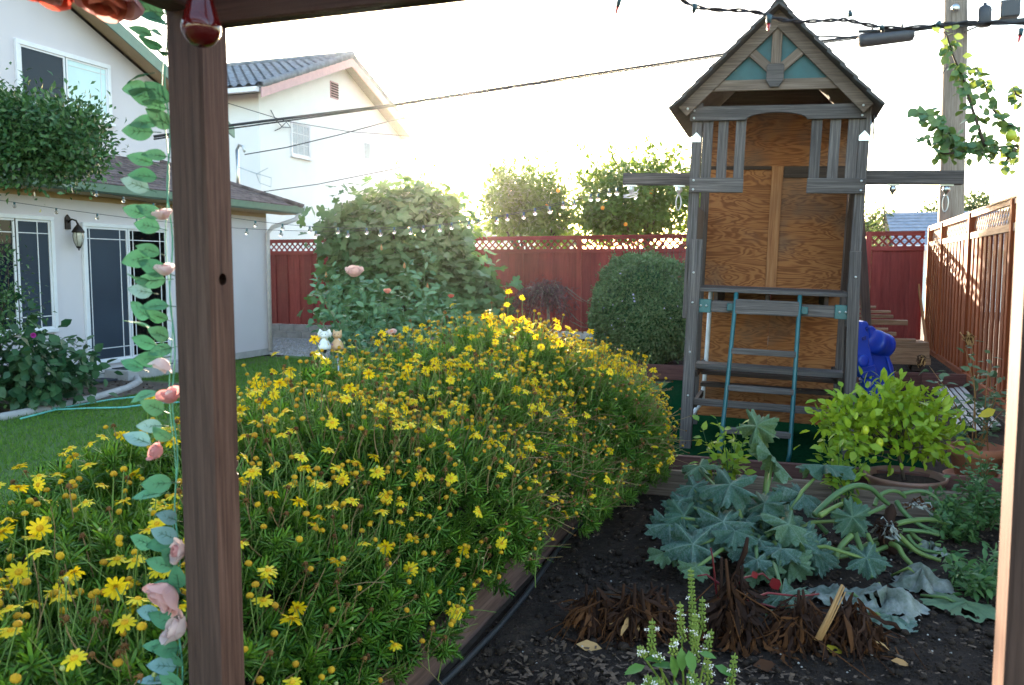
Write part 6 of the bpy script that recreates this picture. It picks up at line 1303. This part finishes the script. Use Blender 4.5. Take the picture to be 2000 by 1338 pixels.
for i, (x, y) in enumerate(gl_):
    c = D(x, y, gd - .02); s0 = D(sx_(y), y + RNG.uniform(2, 16), gd); d = c - s0; d = unit(d) if np.linalg.norm(d) > .008 else unit(RT * -.6 + UP * .6); S = .060 * RNG.uniform(.85, 1.15)
    n_ = TOCAM(c) * 1.0 + RNG.normal(size=3) * .5 + [0, 0, .15]; d = unit(d + RNG.normal(size=3) * .22); mt = ['garland_blue' if i in (13, 22, 34, 35, 39, 40, 46, 52, 53) else 'garland_leaf', 'garland_vein']
    Rm = frames(np.array([d]), np.array([n_]))[0]; mx_ = Matrix.Translation(Vector(c - d * S * .5)) @ Matrix(Rm.tolist()).to_4x4() @ Matrix.Scale(S, 4); link('leaf', SLK[i % 4].mesh('leaf_' + mt[0], mt), G, WM[G.name].inverted() @ mx_)
for x, y, r, ax, mt, ly in ((205, 2, .046, (0, -.3, -1), ('silk_pink', 'silk_red'), 5), (98, -14, .036, (0, -.3, -1), ('silk_red', 'silk_pink'), 4), (316, 414, .017, (0, -.2, 1), ('silk_pale', 'silk_pink'), 3), (322, 522, .018, (.2, -.2, 1), ('silk_pale', 'silk_pink'), 3), (313, 718, .021, (-.3, -.4, -1), ('silk_pale', 'silk_pale'), 3), (330, 768, .022, (0, -.4, 1), ('silk_pink', 'silk_pale'), 3), (300, 880, .019, (-.5, -.7, .6), ('silk_pink', 'silk_pink'), 3), (342, 1076, .022, (-.4, -.8, .3), ('silk_pale', 'silk_pink'), 4), (314, 1172, .036, (-.3, -.8, -.5), ('silk_pink', 'silk_pink'), 5), (336, 1224, .030, (-.5, -.5, .5), ('silk_pale', 'silk_pale'), 4)):
    c = D(x, y, gd - .03 if y > 50 else 1.45); m = MB(); bloom(m, c, r, ax, ly); m.build('silk_rose', list(mt), G)
# ------------------------------------------------------------------ near string of mini lights
MS = thing('mini_light_string', 'dark twisted string of red-tipped mini lights across the top right', 'string lights', D(1660, 40, 1.75))
cp = [(1300, -30), (1330, 0), (1358, 14), (1400, 20), (1450, 20), (1490, 26), (1510, 36), (1545, 42), (1575, 42), (1620, 40), (1650, 38), (1668, 42), (1710, 52), (1760, 56), (1820, 50), (1880, 44), (1940, 44), (2010, 46), (2080, 30)]
pts = [D(x, y, 1.75) for x, y in cp]
for _ in range(2):
    Q = [pts[0]]
    for a, b in zip(pts[:-1], pts[1:]): Q += [a * .75 + b * .25, a * .25 + b * .75]
    pts = Q + [pts[-1]]
for ph in (0, 3.14): m = MB(); m.tube([p + UP * .0028 * math.cos(i * .9 + ph) + FW * .0028 * math.sin(i * .9 + ph) for i, p in enumerate(pts)], .0026, 5); m.build('cord', 'cable', MS)
for x, y, dx, dy, lit in ((1212, -8, -6, 22, 1), (1357, 8, -2, 14, 0), (1502, 30, -1, 16, 1), (1661, 32, -1, -8, 0), (1720, 50, 3, 8, 0), (1830, 50, 4, -6, 0), (1995, 56, -3, 14, 1)):
    a = D(x, y, 1.74); b = D(x + dx, y + dy, 1.74); m = MB(); m.tube([a, b], [.0055, .0048], 8); s_ = m.build('socket', 'socket_teal', MS)
    m = MB(); e = b + unit(b - a) * (.016 if lit else .006); m.tube([b, b + (e - b) * .7, e], [.0034, .003, .0008], 7); m.build('bulb', 'mini_red' if lit else 'cable', s_)
m = MB(); m.tube([D(1212, -8, 1.74), D(1230, -40, 1.74)], .003, 5); m.build('cord', 'cable', MS)

# ------------------------------------------------------------------ clear globe string lights
def globe_string(label, cord, bulbs, d0=10.6, d1=8.35, x0=0, x1=1215):
    dd = lambda x: d0 + (d1 - d0) * (x - x0) / (x1 - x0)
    xs = np.arange(cord[0][0], cord[-1][0] + 1, 20); cx, cy = zip(*cord)
    t = thing('globe_string_lights', label, 'string lights', D(cord[0][0], cord[0][1], dd(cord[0][0])), group='globe string lights from the house to the playhouse')
    # smooth sag through the given points
    co = np.polyfit(cx, cy, 4); f = lambda x: float(np.polyval(co, x))
    m = MB(); m.tube([D(x, f(x), dd(x)) for x in list(xs) + [cord[-1][0]]], .0028, 4); m.build('cord', 'cable', t)
    for x in bulbs:
        c = D(x, f(x), dd(x)); q = MB(); q.lathe([(.0, -.072), (.012, -.0695), (.0195, -.061), (.0225, -.049), (.0195, -.037), (.012, -.029), (.010, -.026)], c, 12); b = q.build('bulb', 'bulb_clear', t)
        q = MB(); q.lathe([(.011, -.027), (.012, -.024), (.012, .004), (0, .005)], c, 8); q.build('socket', 'socket_teal', b); q = MB(); q.tube([c - [0, 0, .03], c - [0, 0, .055]], [.003, .006], 5); q.build('filament', 'sticker', b)
globe_string('lower strand of clear globe lights from the house wall', [(-40, 385), (0, 391), (110, 408), (267, 427), (482, 446), (620, 451), (743, 450), (860, 441), (990, 420), (1100, 397), (1215, 365)], [28, 110, 190, 267, 342, 415, 482, 549, 617, 679, 743, 802, 859, 916, 970, 1023, 1074, 1122, 1168, 1205])
globe_string('upper strand of clear globe lights from the house gutter', [(40, 340), (95, 352), (190, 374), (300, 398), (497, 430), (600, 441), (716, 447), (830, 442), (950, 425), (1080, 398), (1215, 362)], [92, 138, 188, 241, 300, 360, 430, 499, 552, 605, 660, 716, 770, 827, 882, 935, 991, 1045, 1100, 1154, 1190], 11.2)

# ------------------------------------------------------------------ utility pole and lines
ub = D(1869, 300, 15.6); ub[2] = 0; ut = D(1866, -120, 15.6)
UPo = thing('utility_pole', 'tall weathered wooden utility pole behind the cedar fence', 'utility pole', ub)
m = MB(); m.tube([ub, ub * .5 + np.array([D(1868, 150, 15.6)[0], D(1868, 150, 15.6)[1], 3.0]) * .5, D(1866, 60, 15.6), ut], [.235, .225, .205, .19], 16); m.build('shaft', 'pole_wood', UPo)
def gear(name, x, y, d, prof, mat, axis=None): m = MB(); m.lathe(prof, D(x, y, d), 14, axis=axis); m.build(name, mat, UPo)
gear('transformer_can', 1922, 52, 15.3, [(0, 0), (.10, 0), (.115, .03), (.115, .30), (.09, .35), (.03, .38), (.03, .42), (0, .42)], 'enclosure'); m = MB(); c = D(1971, 22, 15.3); m.box(c[0] - .16, c[0] + .16, c[1] - .12, c[1] + .12, c[2] - .12, c[2] + .18); m.build('junction_box', 'enclosure', UPo, bevel=.02)
m = MB(); a = D(1858, 50, 15.35); m.bar(a, D(2010, 38, 15.1), .06, .06); m.build('strand_bracket', 'cable', UPo); m = MB(); m.bar(D(1885, 62, 15.3), D(1925, 45, 15.3), .07, .03); m.build('brace', 'pole_wood', UPo)
gear('bolt_plate', 1866, 15, 15.36, [(0, 0), (.07, 0), (.07, -.02), (.03, -.04), (0, -.04)], 'steel', FW)
def wire(label, pts, rad, n_=2, name='utility_wire'):
    P = [D(*p) for p in pts]; Q = []
    for k_ in range(1): Q = P
    m = MB(); m.tube(Q, rad, 5)
    tag(m.build(name, 'cable'), label, 'wire', 'overhead wires')
wire('thick overhead cable passing in front of the white neighbour gable', [(300, 267, 14.0), (450, 245, 14.6), (745, 208, 15.4), (1100, 153, 15.8), (1410, 106, 16.0), (1850, 48, 15.5)], .024)
wire('thin cable just under the thick overhead cable', [(300, 272, 14.1), (450, 251, 14.7), (745, 211, 15.5), (1100, 157, 15.9), (1410, 110, 16.1), (1850, 52, 15.6)], .014)
wire('thin service wire from the roof mast rising across the neighbour wall', [(478, 302, 16.2), (560, 288, 16.2), (660, 264, 16.1), (760, 237, 16.0), (1100, 165, 15.8), (1850, 62, 15.5)], .010)
wire('thin wire low across the white neighbour wall', [(495, 377, 16.4), (620, 360, 16.6), (770, 330, 16.8), (1000, 265, 16.8), (1850, 85, 15.6)], .008)
wire('thin wire sloping down across the neighbour wall to the right', [(440, 200, 17.5), (560, 237, 18.2), (680, 257, 19), (800, 266, 20)], .008)
wire('thin wire high across the white sky left of the playhouse roof', [(1010, 95, 17), (1200, 72, 16.8), (1480, 38, 16.4), (1650, 15, 16), (1856, -10, 15.6)], .008)
wire('thin wire over the playhouse ridge toward the pole', [(1600, 30, 15.9), (1700, 16, 15.8), (1856, -2, 15.6)], .009)
wire('cable leading from the playhouse roof to the black splice case', [(1560, 70, 15.8), (1610, 71, 15.7), (1680, 74, 15.5)], .018)
SC = thing('splice_case', 'black cylindrical cable splice case hanging left of the utility pole', 'splice case', D(1730, 74, 15.4))
a, b = D(1677, 80, 15.4), D(1783, 66, 15.4); m = MB(); L_ = np.linalg.norm(b - a); m.lathe([(0, 0), (.10, .01), (.125, .04), (.125, L_ - .04), (.10, L_ - .01), (0, L_)], a, 14, axis=b - a); m.build('case', 'enclosure', SC)
m = MB(); m.bar(a + (b - a) * .02 - UP * .11, b - UP * .10, .05, .03); m.build('flange', 'cable', SC)
for s_ in (.25, .8): m = MB(); m.bar(a + (b - a) * s_ + UP * .12, a + (b - a) * s_ + UP * .20, .04, .03); m.build('hanger', 'cable', SC)
wire('thick black strand from the splice case past the utility pole', [(1676, 62, 15.3), (1785, 57, 15.3), (1850, 53, 15.2), (1930, 46, 15.1), (2060, 44, 15.0)], .03)
wire('steep guy wire left of the utility pole', [(1850, 130, 15.5), (1800, 205, 15.6), (1775, 262, 15.8), (1740, 330, 16)], .007)

# ------------------------------------------------------------------ garden stake figurines
def figurine(kind, x, d, label):
    b = D(x, 682, d); s_ = d / FPX; t = thing('garden_figurine', label, 'figurine', (b[0], b[1], .0))
    mt = 'ceramic_white' if kind == 'rabbit' else 'ceramic_tan'
    m = MB(); m.lathe([(0, 0), (.9, 0), (1.0, .1), (.95, .5), (.7, 1.1), (.45, 1.5), (.3, 1.65), (0, 1.7)], (0, 0, 0), 18); m.v = [tuple(b + np.array(v) * s_ * 13) for v in m.v]; bd = m.build('body', mt, t)
    h = b + UP * s_ * 27; m = MB(); m.lathe([(0.001, -1)] + [(math.sin(a), -math.cos(a)) for a in np.linspace(.3, 2.85, 9)] + [(0.001, 1)], (0, 0, 0), 16); m.v = [tuple(h + (np.array(v) * [1.0, .9, .85]) * s_ * 9.5) for v in m.v]; hd = m.build('head', mt, t)
    m = MB(); sn = h - FW * s_ * 8 - UP * s_ * 2; m.lathe([(0.001, -.4), (.4, -.1), (.38, .25), (0.001, .4)], (0, 0, 0), 10); m.v = [tuple(sn + np.array(v) * s_ * 9) for v in m.v]; m.build('muzzle', mt, hd)
    for e in (-1, 1):
        q = MB()
        if kind == 'rabbit': q.tube([h + RT * e * s_ * 4 + UP * s_ * 6, h + RT * e * s_ * 8 + UP * s_ * 10, h + RT * e * s_ * 11 + UP * s_ * 3, h + RT * e * s_ * 11 - UP * s_ * 4], [s_ * 2.2, s_ * 3.2, s_ * 3.2, s_ * 1.2], 7)
        else: q.lathe([(s_ * 3.6, 0), (s_ * 2.2, s_ * 4), (.0003, s_ * 7.5)], h + RT * e * s_ * 5.5 + UP * s_ * 4.5, 7, axis=UP + RT * e * .3)
        q.build('ear', mt, hd)
        q = MB(); q.lathe([(.0003, -s_), (s_ * .9, -.2 * s_), (s_ * .8, s_ * .5), (.0003, s_)], h + RT * e * s_ * 3.3 - FW * s_ * 8.2 + UP * s_ * 2, 7); q.build('eye', 'iron', hd)
    cols = ('ceramic_blue', 'ceramic_yellow', 'ceramic_yellow') if kind == 'rabbit' else ('ceramic_purple', 'ceramic_yellow', 'ceramic_white')
    for (dx, dy, cm) in ((-5, 7, cols[0]), (6, 9, cols[1]), (3, 17, cols[2])):
        c = b + RT * dx * s_ + UP * dy * s_; rad = s_ * 13 * (1.0 - dy / 34); c = c - FW * s_ * math.sqrt(max(1, (rad / s_) ** 2 - dx * dx)); q = MB()
        for k_ in range(5): an = k_ * 1.257; q.lathe([(0, -.6 * s_), (s_ * 2.0, 0), (0, .6 * s_)], c + (RT * math.cos(an) + UP * math.sin(an)) * s_ * 2.4, 8, axis=FW)
        q.build('painted_flower', cm, bd)
    m = MB(); m.lathe([(.0005, -s_ * 9), (s_ * 3, -s_ * 6), (s_ * 5, 0), (s_ * 5, s_)], b - UP * s_ * .5, 10); m.build('cap', 'cable', t)
    m = MB(); m.tube([b - UP * s_ * 8, np.array([b[0] + .06, b[1], .0])], s_ * 1.7, 7); m.build('stake', 'steel', t)
figurine('rabbit', 634, 6.9, 'white ceramic rabbit figurine on a metal stake'); figurine('cat', 659, 7.0, 'orange ceramic cat figurine on a metal stake')

# ------------------------------------------------------------------ thin air volume added to stand in for lens glare round the sun
hz = bpy.data.materials.new('haze_air'); hz.use_nodes = True; ht = hz.node_tree
for n_ in list(ht.nodes):
    if n_.type == 'BSDF_PRINCIPLED': ht.nodes.remove(n_)
pv = ht.nodes.new('ShaderNodeVolumePrincipled'); pv.inputs['Color'].default_value = (1.0, 0.97, 0.93, 1); pv.inputs['Density'].default_value = 0.00015; pv.inputs['Anisotropy'].default_value = 0.90
ht.links.new(pv.outputs[0], ht.nodes['Material Output'].inputs['Volume']); MATS['haze_air'] = hz
m = MB(); m.box(-420, 420, -420, 420, -1.03, 11.5); tag(m.build('haze', 'haze_air'), kind='stuff')
